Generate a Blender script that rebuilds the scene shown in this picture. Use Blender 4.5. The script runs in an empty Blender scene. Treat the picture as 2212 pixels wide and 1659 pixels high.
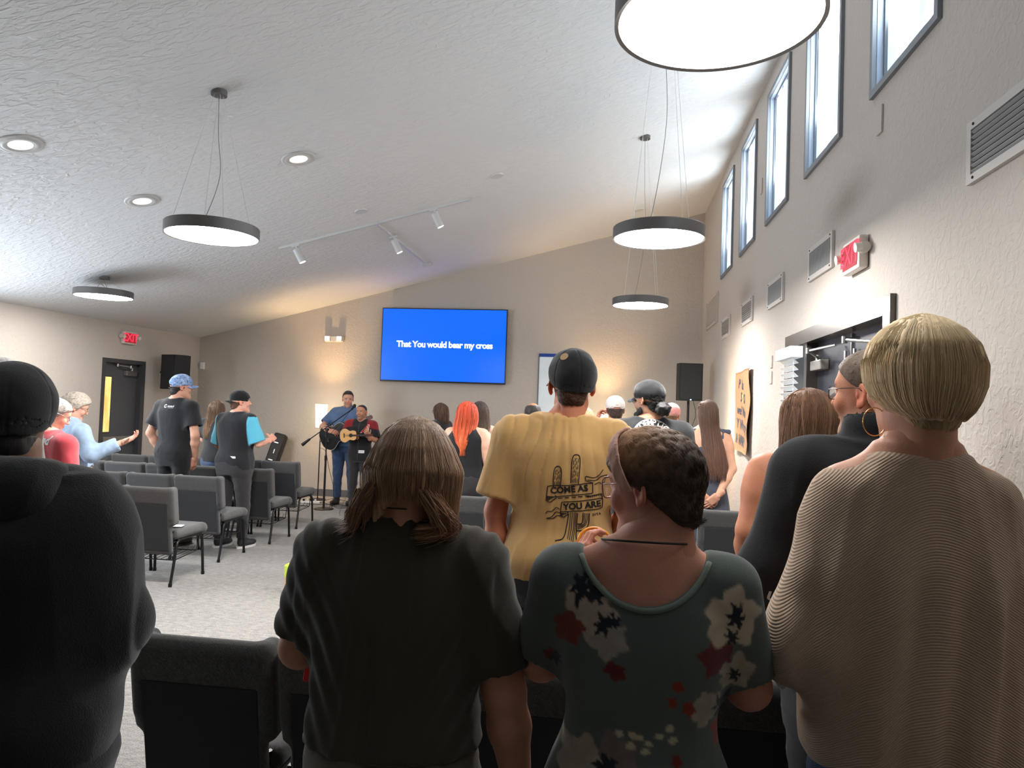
import bpy, bmesh, math, random, time
import numpy as np
from mathutils import Vector, Matrix
from mathutils.bvhtree import BVHTree
random.seed(7); RNG = np.random.default_rng(7)
PI = math.pi
SC = bpy.context.scene
COL = SC.collection
# ---------------------------------------------------------------- camera
YAW, PIT, ROL, FPX = 0.13762, 0.03235, 0.03498, 1562.3
def _cam_axes():
    f = Vector((-math.sin(YAW)*math.cos(PIT), math.cos(YAW)*math.cos(PIT), math.sin(PIT)))
    r0 = f.cross(Vector((0, 0, 1))).normalized(); u0 = r0.cross(f)
    c, s = math.cos(ROL), math.sin(ROL)
    return c*r0 + s*u0, -s*r0 + c*u0, f
_r, _u, _f = _cam_axes()
cam_data = bpy.data.cameras.new('camera'); cam = bpy.data.objects.new('camera', cam_data); COL.objects.link(cam)
cam_data.sensor_width = 36.0; cam_data.lens = 36.0*FPX/2212.0; cam_data.clip_start = 0.05
cam.matrix_world = Matrix(((_r.x, _u.x, -_f.x, 0), (_r.y, _u.y, -_f.y, 0), (_r.z, _u.z, -_f.z, 1.62), (0, 0, 0, 1)))
SC.camera = cam
# ---------------------------------------------------------------- light and exposure
w = bpy.data.worlds.new('world'); SC.world = w; w.use_nodes = True
w.node_tree.nodes['Background'].inputs[0].default_value = (0.62, 0.78, 1.0, 1)
w.node_tree.nodes['Background'].inputs[1].default_value = 1.0
SC.view_settings.view_transform = 'Standard'; SC.view_settings.look = 'None'
EXPO = 1.52; KD = 2.0**-EXPO      # KD scales surfaces whose shown brightness is known (screen, lit lites)
SC.view_settings.exposure = EXPO; SC.view_settings.gamma = 1.0; SC.view_settings.use_curve_mapping = False
E_PENDANT = 48.0      # the five disc pendants
E_WINDOW = 6.0        # daylight on the filmed clerestory glass
E_SIDE = 5.0          # daylight on the windows of the left wall, outside the frame
E_SHADE = 5.0         # glowing fabric shades of the floor lamps
P_LAMP = 34.0         # warm bulbs of the floor lamps
def area(name, loc, rot, sx, sy, watts, color, shape='RECTANGLE', spread=PI):
    l = bpy.data.lights.new(name, 'AREA'); l.shape = shape; l.size = sx; l.size_y = sy
    l.energy = watts; l.color = color; l.spread = spread
    o = bpy.data.objects.new(name, l); o.location = loc; o.rotation_euler = rot; COL.objects.link(o); return o
def point(name, loc, watts, color, r=0.05):
    l = bpy.data.lights.new(name, 'POINT'); l.energy = watts; l.color = color; l.shadow_soft_size = r
    o = bpy.data.objects.new(name, l); o.location = loc; COL.objects.link(o); return o
WIN_Y = [3.40, 4.80, 6.20, 7.60, 9.00, 2.00, 0.60]     # last two unseen, added to brighten the near ceiling; each 0.80 wide, sill 3.44, head 4.66
PEND = [(0.27, 2.10), (0.27, 4.75), (0.27, 7.75), (-2.81, 4.70), (-5.93, 7.70)]
# ---------------------------------------------------------------- helpers
def lin(r, g, b):
    f = lambda c: (c/255.0/12.92) if c/255.0 <= 0.04045 else ((c/255.0+0.055)/1.055)**2.4
    return (f(r), f(g), f(b), 1.0)
def tag(o, label=None, cat=None, group=None, kind=None):
    if label: o['label'] = label
    if cat: o['category'] = cat
    if group: o['group'] = group
    if kind: o['kind'] = kind
    return o
def empty(name, loc=(0, 0, 0), rz=0.0, label=None, cat=None, group=None):
    o = bpy.data.objects.new(name, None); o.empty_display_size = 0.1; COL.objects.link(o)
    o.location = loc; o.rotation_euler = (0, 0, rz); return tag(o, label, cat, group)
def link(name, me, m=None, parent=None, loc=None):
    o = bpy.data.objects.new(name, me); COL.objects.link(o)
    if m is not None:
        me.materials.clear(); me.materials.append(m)
    if parent is not None: o.parent = parent
    if loc is not None: o.location = loc
    return o
def np_mesh(name, V, F, col=None, smooth=True, attrs=None):
    V = np.asarray(V, np.float32); F = np.asarray(F, np.int32); k = F.shape[1]
    me = bpy.data.meshes.new(name); me.vertices.add(len(V)); me.vertices.foreach_set('co', V.ravel())
    me.loops.add(F.size); me.loops.foreach_set('vertex_index', F.ravel())
    me.polygons.add(len(F)); me.polygons.foreach_set('loop_start', np.arange(0, F.size, k, dtype=np.int32))
    me.polygons.foreach_set('loop_total', np.full(len(F), k, np.int32))
    me.polygons.foreach_set('use_smooth', np.full(len(F), smooth, bool))
    if col is not None:
        c = np.ones((len(V), 4), np.float32); c[:, :3] = np.asarray(col, np.float32)[:, :3]
        a = me.color_attributes.new('Col', 'FLOAT_COLOR', 'POINT'); a.data.foreach_set('color', c.ravel())
    for n, v in (attrs or {}).items():
        a = me.attributes.new(n, 'FLOAT', 'POINT'); a.data.foreach_set('value', np.asarray(v, np.float32))
    me.update(calc_edges=True); me.validate(); return me
def copy_tree(o, parent=None):
    c = o.copy(); COL.objects.link(c)
    if parent is not None: c.parent = parent
    for ch in list(o.children): copy_tree(ch, c)
    return c
# ---- bmesh shape collector
class MB:
    def __init__(s): s.bm = bmesh.new()
    def box(s, c, size, rot=None, bev=0.0, seg=2):
        r = bmesh.ops.create_cube(s.bm, size=1.0); vs = r['verts']
        M = Matrix.Translation(c) @ (rot.to_4x4() if rot is not None else Matrix.Identity(4)) @ Matrix.Diagonal((size[0], size[1], size[2], 1))
        bmesh.ops.transform(s.bm, matrix=M, verts=vs)
        if bev > 0:
            es = list({e for v in vs for e in v.link_edges})
            bmesh.ops.bevel(s.bm, geom=es, offset=bev, segments=seg, affect='EDGES', profile=0.6)
        return s
    def cyl(s, a, b, r, r2=None, n=24, caps=True):
        a = Vector(a); b = Vector(b); d = b-a
        q = bmesh.ops.create_cone(s.bm, cap_ends=caps, segments=n, radius1=r, radius2=r if r2 is None else r2, depth=d.length)
        M = Matrix.Translation((a+b)/2) @ d.to_track_quat('Z', 'Y').to_matrix().to_4x4()
        bmesh.ops.transform(s.bm, matrix=M, verts=q['verts']); return s
    def lathe(s, prof, c=(0, 0, 0), n=40):
        rings = []
        for r, z in prof:
            rings.append([s.bm.verts.new((c[0]+r*math.cos(2*PI*i/n), c[1]+r*math.sin(2*PI*i/n), c[2]+z)) for i in range(n)])
        for A, B in zip(rings, rings[1:]):
            for i in range(n):
                s.bm.faces.new((A[i], A[(i+1) % n], B[(i+1) % n], B[i]))
        return s
    def tube(s, pts, r, n=8, caps=True):
        pts = [Vector(p) for p in pts]; rings = []
        up = Vector((0, 0, 1))
        for i, p in enumerate(pts):
            t = (pts[min(i+1, len(pts)-1)]-pts[max(i-1, 0)]).normalized()
            if i == 0:
                a = t.cross(up)
                if a.length < 1e-3: a = t.cross(Vector((1, 0, 0)))
                a.normalize()
            else:
                a = (a - t*a.dot(t)).normalized()
            b = t.cross(a); rr = r[i] if hasattr(r, '__len__') else r
            rings.append([s.bm.verts.new(p + (a*math.cos(2*PI*k/n)+b*math.sin(2*PI*k/n))*rr) for k in range(n)])
        for A, B in zip(rings, rings[1:]):
            for k in range(n): s.bm.faces.new((A[k], A[(k+1) % n], B[(k+1) % n], B[k]))
        if caps:
            s.bm.faces.new(rings[0][::-1]); s.bm.faces.new(rings[-1])
        return s
    def poly(s, pts, thick=None, d=(0, 0, 1)):
        vs = [s.bm.verts.new(p) for p in pts]; f = s.bm.faces.new(vs)
        if thick:
            r = bmesh.ops.extrude_face_region(s.bm, geom=[f])
            bmesh.ops.translate(s.bm, vec=Vector(d)*thick, verts=[v for v in r['geom'] if isinstance(v, bmesh.types.BMVert)])
        return s
    def build(s, name, m, parent=None, smooth=False, loc=None, angle=None):
        bmesh.ops.recalc_face_normals(s.bm, faces=s.bm.faces[:])
        me = bpy.data.meshes.new(name); s.bm.to_mesh(me); s.bm.free()
        if smooth:
            for p in me.polygons: p.use_smooth = True
            if angle: me.set_sharp_from_angle(angle=math.radians(angle))
        return link(name, me, m, parent, loc)
def smooth_path(pts, n=8):
    P = [Vector(p) for p in pts]; P = [P[0]*2-P[1]] + P + [P[-1]*2-P[-2]]; out = []
    for i in range(1, len(P)-2):
        for j in range(n):
            t = j/n; a, b, c, d = P[i-1:i+3]
            out.append(0.5*((2*b)+(-a+c)*t+(2*a-5*b+4*c-d)*t*t+(-a+3*b-3*c+d)*t**3))
    out.append(P[-2]); return out
# ---- materials
MATS = {}
def mat(name, color=(0.5, 0.5, 0.5, 1), rough=0.6, metal=0.0, bump=0.0, bscale=60.0, bstretch=None, var=0.0, vscale=8.0,
        attr=False, emit=None, estr=0.0, spec=0.5, sheen=0.0, weave=0.0, alpha=None, coat=0.0, sss=0.0, detail=3.0):
    if name in MATS: return MATS[name]
    m = bpy.data.materials.new(name); m.use_nodes = True; nt = m.node_tree; b = nt.nodes['Principled BSDF']; N = nt.nodes.new; L = nt.links.new
    if len(color) == 3: color = (*color, 1)
    b.inputs['Base Color'].default_value = color; b.inputs['Roughness'].default_value = rough; b.inputs['Metallic'].default_value = metal
    b.inputs['Specular IOR Level'].default_value = spec
    if sheen: b.inputs['Sheen Weight'].default_value = sheen; b.inputs['Sheen Roughness'].default_value = 0.5
    if coat: b.inputs['Coat Weight'].default_value = coat
    if sss:
        b.inputs['Subsurface Weight'].default_value = sss; b.inputs['Subsurface Radius'].default_value = (0.02, 0.008, 0.004)
    if emit is not None: b.inputs['Emission Color'].default_value = (*emit[:3], 1); b.inputs['Emission Strength'].default_value = estr
    tc = N('ShaderNodeTexCoord'); src = tc.outputs['Object']
    csock = None
    if attr:
        a = N('ShaderNodeAttribute'); a.attribute_name = 'Col'; csock = a.outputs['Color']
    if var > 0:
        n = N('ShaderNodeTexNoise'); n.inputs['Scale'].default_value = vscale; n.inputs['Detail'].default_value = 5; L(src, n.inputs['Vector'])
        mr = N('ShaderNodeMapRange'); mr.inputs[1].default_value = 0.3; mr.inputs[2].default_value = 0.7
        mr.inputs[3].default_value = 1-var; mr.inputs[4].default_value = 1+var; L(n.outputs['Fac'], mr.inputs[0])
        mx = N('ShaderNodeVectorMath'); mx.operation = 'SCALE'
        if csock is None: mx.inputs[0].default_value = color[:3]
        else: L(csock, mx.inputs[0])
        L(mr.outputs[0], mx.inputs['Scale']); csock = mx.outputs[0]
    if csock is not None: L(csock, b.inputs['Base Color'])
    h = None
    if bump > 0:
        mp = N('ShaderNodeMapping'); L(src, mp.inputs['Vector'])
        if bstretch: mp.inputs['Scale'].default_value = bstretch
        n = N('ShaderNodeTexNoise'); n.inputs['Scale'].default_value = bscale; n.inputs['Detail'].default_value = detail; L(mp.outputs[0], n.inputs['Vector'])
        bp = N('ShaderNodeBump'); bp.inputs['Strength'].default_value = 1.0; bp.inputs['Distance'].default_value = bump; L(n.outputs['Fac'], bp.inputs['Height'])
        L(bp.outputs[0], b.inputs['Normal']); h = bp
    if weave > 0:
        wv = N('ShaderNodeTexWave'); wv.wave_type = 'BANDS'; wv.bands_direction = 'DIAGONAL'; wv.inputs['Scale'].default_value = 120; wv.inputs['Distortion'].default_value = 1.5
        L(src, wv.inputs['Vector']); b2 = N('ShaderNodeBump'); b2.inputs['Distance'].default_value = weave; L(wv.outputs['Fac'], b2.inputs['Height'])
        if h is not None: L(h.outputs[0], b2.inputs['Normal'])
        L(b2.outputs[0], b.inputs['Normal'])
    MATS[name] = m; return m
# ---------------------------------------------------------------- signed distance fields
BIG = 1.0
def smin(a, b, k):
    if k <= 0: return np.minimum(a, b)
    h = np.maximum(k-np.abs(a-b), 0)/k
    return np.minimum(a, b)-h*h*k*0.25
class Field:
    def __init__(s, lo, hi, h):
        s.lo = np.array(lo, float); s.h = h
        n = np.ceil((np.array(hi, float)-s.lo)/h).astype(int)+1
        s.n = n; s.ax = [(s.lo[i]+np.arange(n[i])*h).astype(np.float32) for i in range(3)]
        s.D = np.full(n, BIG, np.float32)
    def sub(s, lo, hi):
        i0 = np.clip(np.floor((np.array(lo)-s.lo)/s.h).astype(int), 0, s.n); i1 = np.clip(np.ceil((np.array(hi)-s.lo)/s.h).astype(int)+1, 0, s.n)
        if np.any(i1 <= i0): return None
        sl = tuple(slice(a, b) for a, b in zip(i0, i1))
        x, y, z = s.ax[0][sl[0]][:, None, None], s.ax[1][sl[1]][None, :, None], s.ax[2][sl[2]][None, None, :]
        return sl, x, y, z
    def put(s, fn, lo, hi, k=0.0, op='u'):
        m = k+2*s.h
        r = s.sub(np.array(lo)-m, np.array(hi)+m)
        if r is None: return s
        sl, x, y, z = r; d = fn(x, y, z)
        if op == 'u': s.D[sl] = smin(s.D[sl], d, k)
        elif op == 's': s.D[sl] = -smin(-s.D[sl], d+0*s.D[sl], k)
        elif op == 'i': s.D[sl] = -smin(-s.D[sl], -d, k)
        return s
    def cone(s, a, b, ra, rb, k=0.0, flat=None, op='u', cap=None):
        a = np.array(a, float); b = np.array(b, float); ba = b-a; L2 = max(float(ba@ba), 1e-9); R = max(ra, rb)*(1.0 if flat is None or flat[1] >= 1 else 1.0/flat[1])
        def fn(x, y, z):
            X, Y, Z = x-a[0], y-a[1], z-a[2]
            t = np.clip((X*ba[0]+Y*ba[1]+Z*ba[2])/L2, 0, 1)
            X = X-t*ba[0]; Y = Y-t*ba[1]; Z = Z-t*ba[2]; q = X*X+Y*Y+Z*Z
            if flat is not None:
                f = flat[0]; c = X*f[0]+Y*f[1]+Z*f[2]; q = q+c*c*(flat[1]**2-1)
            d = np.sqrt(np.maximum(q, 1e-12))-(ra+(rb-ra)*t)
            if cap is not None:
                u = ba/math.sqrt(L2); e = (x-b[0])*u[0]+(y-b[1])*u[1]+(z-b[2])*u[2]; d = np.maximum(d, e-cap)
            return d
        return s.put(fn, np.minimum(a, b)-R, np.maximum(a, b)+R, k, op)
    def ell(s, c, r, k=0.0, rot=None, op='u'):
        c = np.array(c, float); r = np.array(r, float); M = np.array(rot.to_3x3().transposed()) if rot is not None else None
        def fn(x, y, z):
            X, Y, Z = x-c[0], y-c[1], z-c[2]
            if M is not None: X, Y, Z = (M[0, 0]*X+M[0, 1]*Y+M[0, 2]*Z, M[1, 0]*X+M[1, 1]*Y+M[1, 2]*Z, M[2, 0]*X+M[2, 1]*Y+M[2, 2]*Z)
            k0 = np.sqrt((X/r[0])**2+(Y/r[1])**2+(Z/r[2])**2)+1e-6; k1 = np.sqrt((X/r[0]**2)**2+(Y/r[1]**2)**2+(Z/r[2]**2)**2)+1e-6
            return k0*(k0-1)/k1
        R = r if M is None else np.array([r.max()]*3)
        return s.put(fn, c-R, c+R, k, op)
    def box(s, c, half, rad, k=0.0, rot=None, op='u'):
        c = np.array(c, float); hf = np.array(half, float)-rad; M = np.array(rot.to_3x3().transposed()) if rot is not None else None
        def fn(x, y, z):
            X, Y, Z = x-c[0], y-c[1], z-c[2]
            if M is not None: X, Y, Z = (M[0, 0]*X+M[0, 1]*Y+M[0, 2]*Z, M[1, 0]*X+M[1, 1]*Y+M[1, 2]*Z, M[2, 0]*X+M[2, 1]*Y+M[2, 2]*Z)
            qx, qy, qz = np.abs(X)-hf[0], np.abs(Y)-hf[1], np.abs(Z)-hf[2]
            return np.sqrt(np.maximum(qx, 0)**2+np.maximum(qy, 0)**2+np.maximum(qz, 0)**2)+np.minimum(np.maximum(np.maximum(qx, qy), qz), 0)-rad
        R = np.array(half) if M is None else np.array([np.linalg.norm(half)]*3)
        return s.put(fn, c-R, c+R, k, op)
    def loft(s, rows, k=0.0, n=2.3, pad=0.0, op='u', ztop=0.0, zbot=0.0):
        R = np.array([tuple(r)+(0,)*(5-len(r)) for r in rows], float); R = R[np.argsort(R[:, 0])]
        zz = R[:, 0]; w = R[:, 1:3].max(); cx = R[:, 4]; cy = R[:, 3]
        def cub(z, v):
            if len(zz) < 3: return np.interp(z, zz, v)
            m = np.gradient(v, zz); i = np.clip(np.searchsorted(zz, z)-1, 0, len(zz)-2); h = zz[i+1]-zz[i]; t = np.clip((z-zz[i])/h, 0, 1)
            return (2*t**3-3*t**2+1)*v[i]+(t**3-2*t**2+t)*h*m[i]+(-2*t**3+3*t**2)*v[i+1]+(t**3-t**2)*h*m[i+1]
        def fn(x, y, z):
            zf = z.ravel().astype(float)
            g = [cub(zf, R[:, i])[None, None, :] for i in (1, 2, 3, 4)]
            A, B = np.maximum(g[0]+pad, 0.004), np.maximum(g[1]+pad, 0.004)
            q = (np.abs((x-g[3])/A)**n+np.abs((y-g[2])/B)**n)**(1/n)
            d = (q-1)*np.minimum(A, B)*1.0
            return np.maximum(d, np.maximum(z-zz[-1]-ztop, zz[0]-zbot-z))
        lo = (cx.min()-w-pad, cy.min()-w-pad, zz[0]-zbot); hi = (cx.max()+w+pad, cy.max()+w+pad, zz[-1]+ztop)
        return s.put(fn, lo, hi, k, op)
    def mesh(s, sm=1):
        return surfnet(s.D, s.lo, s.h, sm)
def surfnet(D, lo, h, sm=1):
    S = D < 0; n = D.shape
    c = np.zeros((n[0]-1, n[1]-1, n[2]-1), np.int8)
    cs = [(i, j, k) for i in (0, 1) for j in (0, 1) for k in (0, 1)]
    for i, j, k in cs: c += S[i:n[0]-1+i, j:n[1]-1+j, k:n[2]-1+k]
    I, J, K = np.nonzero((c > 0) & (c < 8)); idx = np.full(c.shape, -1, np.int32); idx[I, J, K] = np.arange(len(I))
    acc = np.zeros((len(I), 3)); cnt = np.zeros(len(I))
    vals = {q: D[I+q[0], J+q[1], K+q[2]] for q in cs}
    for a in cs:
        for ax in range(3):
            if a[ax]: continue
            b = list(a); b[ax] = 1; b = tuple(b); va, vb = vals[a], vals[b]; m = (va < 0) != (vb < 0)
            t = va[m]/(va[m]-vb[m]); p = np.tile(np.array(a, float), (m.sum(), 1)); p[:, ax] = t
            acc[m] += p; cnt[m] += 1
    V = lo+(np.stack([I, J, K], 1)+acc/np.maximum(cnt, 1)[:, None])*h
    Fs = []
    for ax in range(3):
        sa = [slice(None)]*3; sb = [slice(None)]*3; sa[ax] = slice(0, -1); sb[ax] = slice(1, None)
        A, B = S[tuple(sa)], S[tuple(sb)]; ch = A != B
        o1, o2 = (ax+1) % 3, (ax+2) % 3
        P = np.argwhere(ch); 
        P = P[(P[:, o1] > 0) & (P[:, o2] > 0) & (P[:, o1] < n[o1]-1) & (P[:, o2] < n[o2]-1)]
        inside = A[P[:, 0], P[:, 1], P[:, 2]]
        def g(d1, d2):
            Q = P.copy(); Q[:, o1] += d1; Q[:, o2] += d2; return idx[Q[:, 0], Q[:, 1], Q[:, 2]]
        q = np.stack([g(-1, -1), g(0, -1), g(0, 0), g(-1, 0)], 1)
        q[~inside] = q[~inside][:, ::-1]; Fs.append(q)
    F = np.concatenate(Fs); F = F[(F >= 0).all(1)]
    for _ in range(sm): V = lap(V, F, 0.5)
    return V, F
def lap(V, F, lam):
    s = np.zeros_like(V); c = np.zeros(len(V))
    for i in range(4):
        a, b = F[:, i], F[:, (i+1) % 4]
        for ax in range(3):
            s[:, ax] += np.bincount(a, V[b, ax], len(V))+np.bincount(b, V[a, ax], len(V))
        c += np.bincount(a, minlength=len(V))+np.bincount(b, minlength=len(V))
    m = c > 0; V = V.copy(); V[m] += lam*(s[m]/c[m][:, None]-V[m]); return V
def normals(V, F):
    n = np.cross(V[F[:, 2]]-V[F[:, 0]], V[F[:, 3]]-V[F[:, 1]]); N = np.zeros_like(V)
    for i in range(4):
        for ax in range(3): N[:, ax] += np.bincount(F[:, i], n[:, ax], len(V))
    return N/(np.linalg.norm(N, axis=1, keepdims=True)+1e-12)
def join(parts):
    Vs, Fs, o = [], [], 0
    for V, F in parts:
        Vs.append(V); Fs.append(F+o); o += len(V)
    return np.concatenate(Vs), np.concatenate(Fs)
def vnoise(P, s, seed=0):
    P = np.asarray(P, float)*s+seed*17.37; i = np.floor(P).astype(np.int64); f = P-i; f = f*f*(3-2*f); out = 0
    def hs(a, b, c):
        q = (a*374761393+b*668265263+c*2147483647+seed*974711) & 0x7fffffff; q = ((q ^ (q >> 13))*1274126177) & 0x7fffffff
        return ((q ^ (q >> 16)) & 0xffff)/65535.0
    for dx in (0, 1):
        for dy in (0, 1):
            for dz in (0, 1):
                w = (f[:, 0] if dx else 1-f[:, 0])*(f[:, 1] if dy else 1-f[:, 1])*(f[:, 2] if dz else 1-f[:, 2])
                out = out+w*hs(i[:, 0]+dx, i[:, 1]+dy, i[:, 2]+dz)
    return out
def folds(V, F, amp, seed=0, sc=9.0, vert=0.3, slant=0.0):
    """cloth folds: ridged noise stretched along the hang of the cloth"""
    N = normals(V, F); x, y, z = V.T
    P = np.stack([x+slant*z*np.tanh(x/0.06), y, z*vert], 1); wq = vnoise(P, 4, seed+3)-0.5
    P2 = P+np.stack([wq, wq, wq], 1)*0.10
    a = vnoise(P2, sc, seed); r = 1-np.abs(2*a-1); r2 = 1-np.abs(2*vnoise(P2, sc*2.3, seed+5)-1)
    d = (r**2-0.45)*amp+(r2**2-0.45)*amp*0.35
    return V+N*d[:, None]
# ================================================================ room
XL, XR, YB, YF = -7.2, 1.4, 11.82, -8.0
ZL, SL = 2.656, 0.2552
def ceil_z(x): return ZL+SL*(x-XL)
WALL = lin(190, 181, 172)
def tex_mat(name, color, dist, scale, aniso=None, rough=0.85, blotch=0.03):
    """hand-trowelled plaster: two layers of smeared bump"""
    m = bpy.data.materials.new(name); m.use_nodes = True; nt = m.node_tree; b = nt.nodes['Principled BSDF']; N = nt.nodes.new; L = nt.links.new
    b.inputs['Roughness'].default_value = rough; b.inputs['Specular IOR Level'].default_value = 0.3
    tc = N('ShaderNodeTexCoord'); mp = N('ShaderNodeMapping'); L(tc.outputs['Object'], mp.inputs['Vector'])
    if aniso: mp.inputs['Rotation'].default_value = aniso[0]; mp.inputs['Scale'].default_value = aniso[1]
    n = N('ShaderNodeTexNoise'); n.inputs['Scale'].default_value = scale; n.inputs['Detail'].default_value = 3; n.inputs['Distortion'].default_value = 0.8; L(mp.outputs[0], n.inputs['Vector'])
    r = N('ShaderNodeValToRGB'); r.color_ramp.elements[0].position = 0.44; r.color_ramp.elements[1].position = 0.60; L(n.outputs['Fac'], r.inputs[0])
    n2 = N('ShaderNodeTexNoise'); n2.inputs['Scale'].default_value = 0.7; n2.inputs['Detail'].default_value = 2; L(tc.outputs['Object'], n2.inputs['Vector'])
    ml = N('ShaderNodeMath'); ml.operation = 'MULTIPLY'; L(r.outputs[0], ml.inputs[0]); L(n2.outputs['Fac'], ml.inputs[1])
    bp = N('ShaderNodeBump'); bp.inputs['Distance'].default_value = dist; L(ml.outputs[0], bp.inputs['Height']); L(bp.outputs[0], b.inputs['Normal'])
    mr = N('ShaderNodeMapRange'); mr.inputs[3].default_value = 1-blotch; mr.inputs[4].default_value = 1+blotch; L(n2.outputs['Fac'], mr.inputs[0])
    v = N('ShaderNodeVectorMath'); v.operation = 'SCALE'; v.inputs[0].default_value = color[:3]; L(mr.outputs[0], v.inputs['Scale']); L(v.outputs[0], b.inputs['Base Color'])
    return m
M_WALL = tex_mat('wall_plaster', WALL, 0.0035, 26)
M_CEIL = tex_mat('ceiling_plaster', lin(220, 221, 222), 0.008, 16, ((0, 0, 0.6), (0.55, 1.5, 1)))
def carpet():
    m = bpy.data.materials.new('carpet'); m.use_nodes = True; nt = m.node_tree; b = nt.nodes['Principled BSDF']; N = nt.nodes.new; L = nt.links.new
    b.inputs['Roughness'].default_value = 1.0; b.inputs['Specular IOR Level'].default_value = 0.1; b.inputs['Sheen Weight'].default_value = 0.2
    tc = N('ShaderNodeTexCoord'); mp = N('ShaderNodeMapping'); mp.inputs['Scale'].default_value = (0.35, 1.0, 1.0); mp.inputs['Rotation'].default_value = (0, 0, 0.12); L(tc.outputs['Object'], mp.inputs['Vector'])
    n = N('ShaderNodeTexNoise'); n.inputs['Scale'].default_value = 42; n.inputs['Detail'].default_value = 8; n.inputs['Roughness'].default_value = 0.75; L(mp.outputs[0], n.inputs['Vector'])
    n2 = N('ShaderNodeTexNoise'); n2.inputs['Scale'].default_value = 160; n2.inputs['Detail'].default_value = 4; L(tc.outputs['Object'], n2.inputs['Vector'])
    ad = N('ShaderNodeMath'); ad.operation = 'ADD'; L(n.outputs['Fac'], ad.inputs[0]); L(n2.outputs['Fac'], ad.inputs[1])
    r = N('ShaderNodeValToRGB'); e = r.color_ramp.elements; e[0].position = 0.74/2*2-0.0; e[1].position = 1.0
    r.color_ramp.elements[0].position = 0.40; r.color_ramp.elements[1].position = 0.62
    hv = N('ShaderNodeMath'); hv.operation = 'MULTIPLY'; hv.inputs[1].default_value = 0.5; L(ad.outputs[0], hv.inputs[0]); L(hv.outputs[0], r.inputs[0])
    e[0].color = lin(102, 99, 96); e[1].color = lin(168, 163, 157); L(r.outputs[0], b.inputs['Base Color'])
    bp = N('ShaderNodeBump'); bp.inputs['Distance'].default_value = 0.006; L(hv.outputs[0], bp.inputs['Height']); L(bp.outputs[0], b.inputs['Normal']); return m
def wall_grid(us, vs, holes, mk):
    """fill the cells of a u/v break grid that lie in no hole"""
    us = sorted(set(us)); vs = sorted(set(vs))
    for a, b in zip(us, us[1:]):
        for c, d in zip(vs, vs[1:]):
            u, v = (a+b)/2, (c+d)/2
            if any(h[0] < u < h[1] and h[2] < v < h[3] for h in holes): continue
            mk(a, b, c, d)
g = MB(); g.poly([(XL-0.3, YF-0.3, 0), (XR+0.3, YF-0.3, 0), (XR+0.3, YB+0.3, 0), (XL-0.3, YB+0.3, 0)], -0.1)
tag(g.build('floor', carpet()), kind='structure')
g = MB(); g.poly([(XL-0.3, YF-0.3, ceil_z(XL-0.3)), (XR+0.3, YF-0.3, ceil_z(XR+0.3)), (XR+0.3, YB+0.3, ceil_z(XR+0.3)), (XL-0.3, YB+0.3, ceil_z(XL-0.3))], 0.12)
tag(g.build('ceiling', M_CEIL), kind='structure')
g = MB(); g.box(((XL+XR)/2, YB+0.1, 2.6), (XR-XL+0.6, 0.2, 5.4)); tag(g.build('wall_back', M_WALL), kind='structure')
g = MB(); g.box(((XL+XR)/2, YF-0.1, 2.6), (XR-XL+0.6, 0.2, 5.4)); tag(g.build('wall_front', mat('unseen_dark_wall', lin(40, 38, 36), 0.9)), kind='structure')  # unseen end wall, set far back and dark to cut light bounced onto backs
# left wall with a door opening
LD = (9.44, 10.30, 0.0, 2.08)
LW = [(3.2, 7.3, 0.9, 2.15)]     # wide side windows left of the frame
g = MB()
wall_grid([YF, YB, LD[0], LD[1]]+[h for q in LW for h in q[:2]], [0, 2.9, LD[3], 0.9, 2.15], [LD]+LW, lambda a, b, c, d: g.box((XL-0.1, (a+b)/2, (c+d)/2), (0.2, b-a, d-c)))
tag(g.build('wall_left', M_WALL), kind='structure')
# right wall with clerestory openings (the added unseen ones too), double door and sidelight
RD = (3.90, 6.00, 0.0, 2.17)
WH = [(y, y+0.80, 3.44, 4.63) for y in WIN_Y]
g = MB()
wall_grid([YF, YB]+[h for q in WH+[RD] for h in q[:2]], [0, RD[3], 3.44, 4.63, 5.0], WH+[RD], lambda a, b, c, d: g.box((XR+0.1, (a+b)/2, (c+d)/2), (0.2, b-a, d-c)))
tag(g.build('wall_right', M_WALL), kind='structure')
M_BASE = mat('rubber_base', lin(95, 95, 100), 0.6)
g = MB(); g.box(((XL+XR)/2, YB-0.006, 0.06), (XR-XL, 0.012, 0.12)); tag(g.build('baseboard_back', M_BASE), kind='structure')
g = MB(); g.box((XL+0.006, (YF+LD[0]-0.06)/2, 0.06), (0.012, LD[0]-0.06-YF, 0.12)); g.box((XL+0.006, (YB+LD[1]+.06)/2, 0.06), (0.012, YB-LD[1]-.06, 0.12)); tag(g.build('baseboard_left', M_BASE), kind='structure')
g = MB(); g.box((XR-0.006, (YF+RD[0]-.06)/2, 0.06), (0.012, RD[0]-.06-YF, 0.12)); g.box((XR-0.006, (YB+RD[1]+.06)/2, 0.06), (0.012, YB-RD[1]-.06, 0.12)); tag(g.build('baseboard_right', M_BASE), kind='structure')
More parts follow.
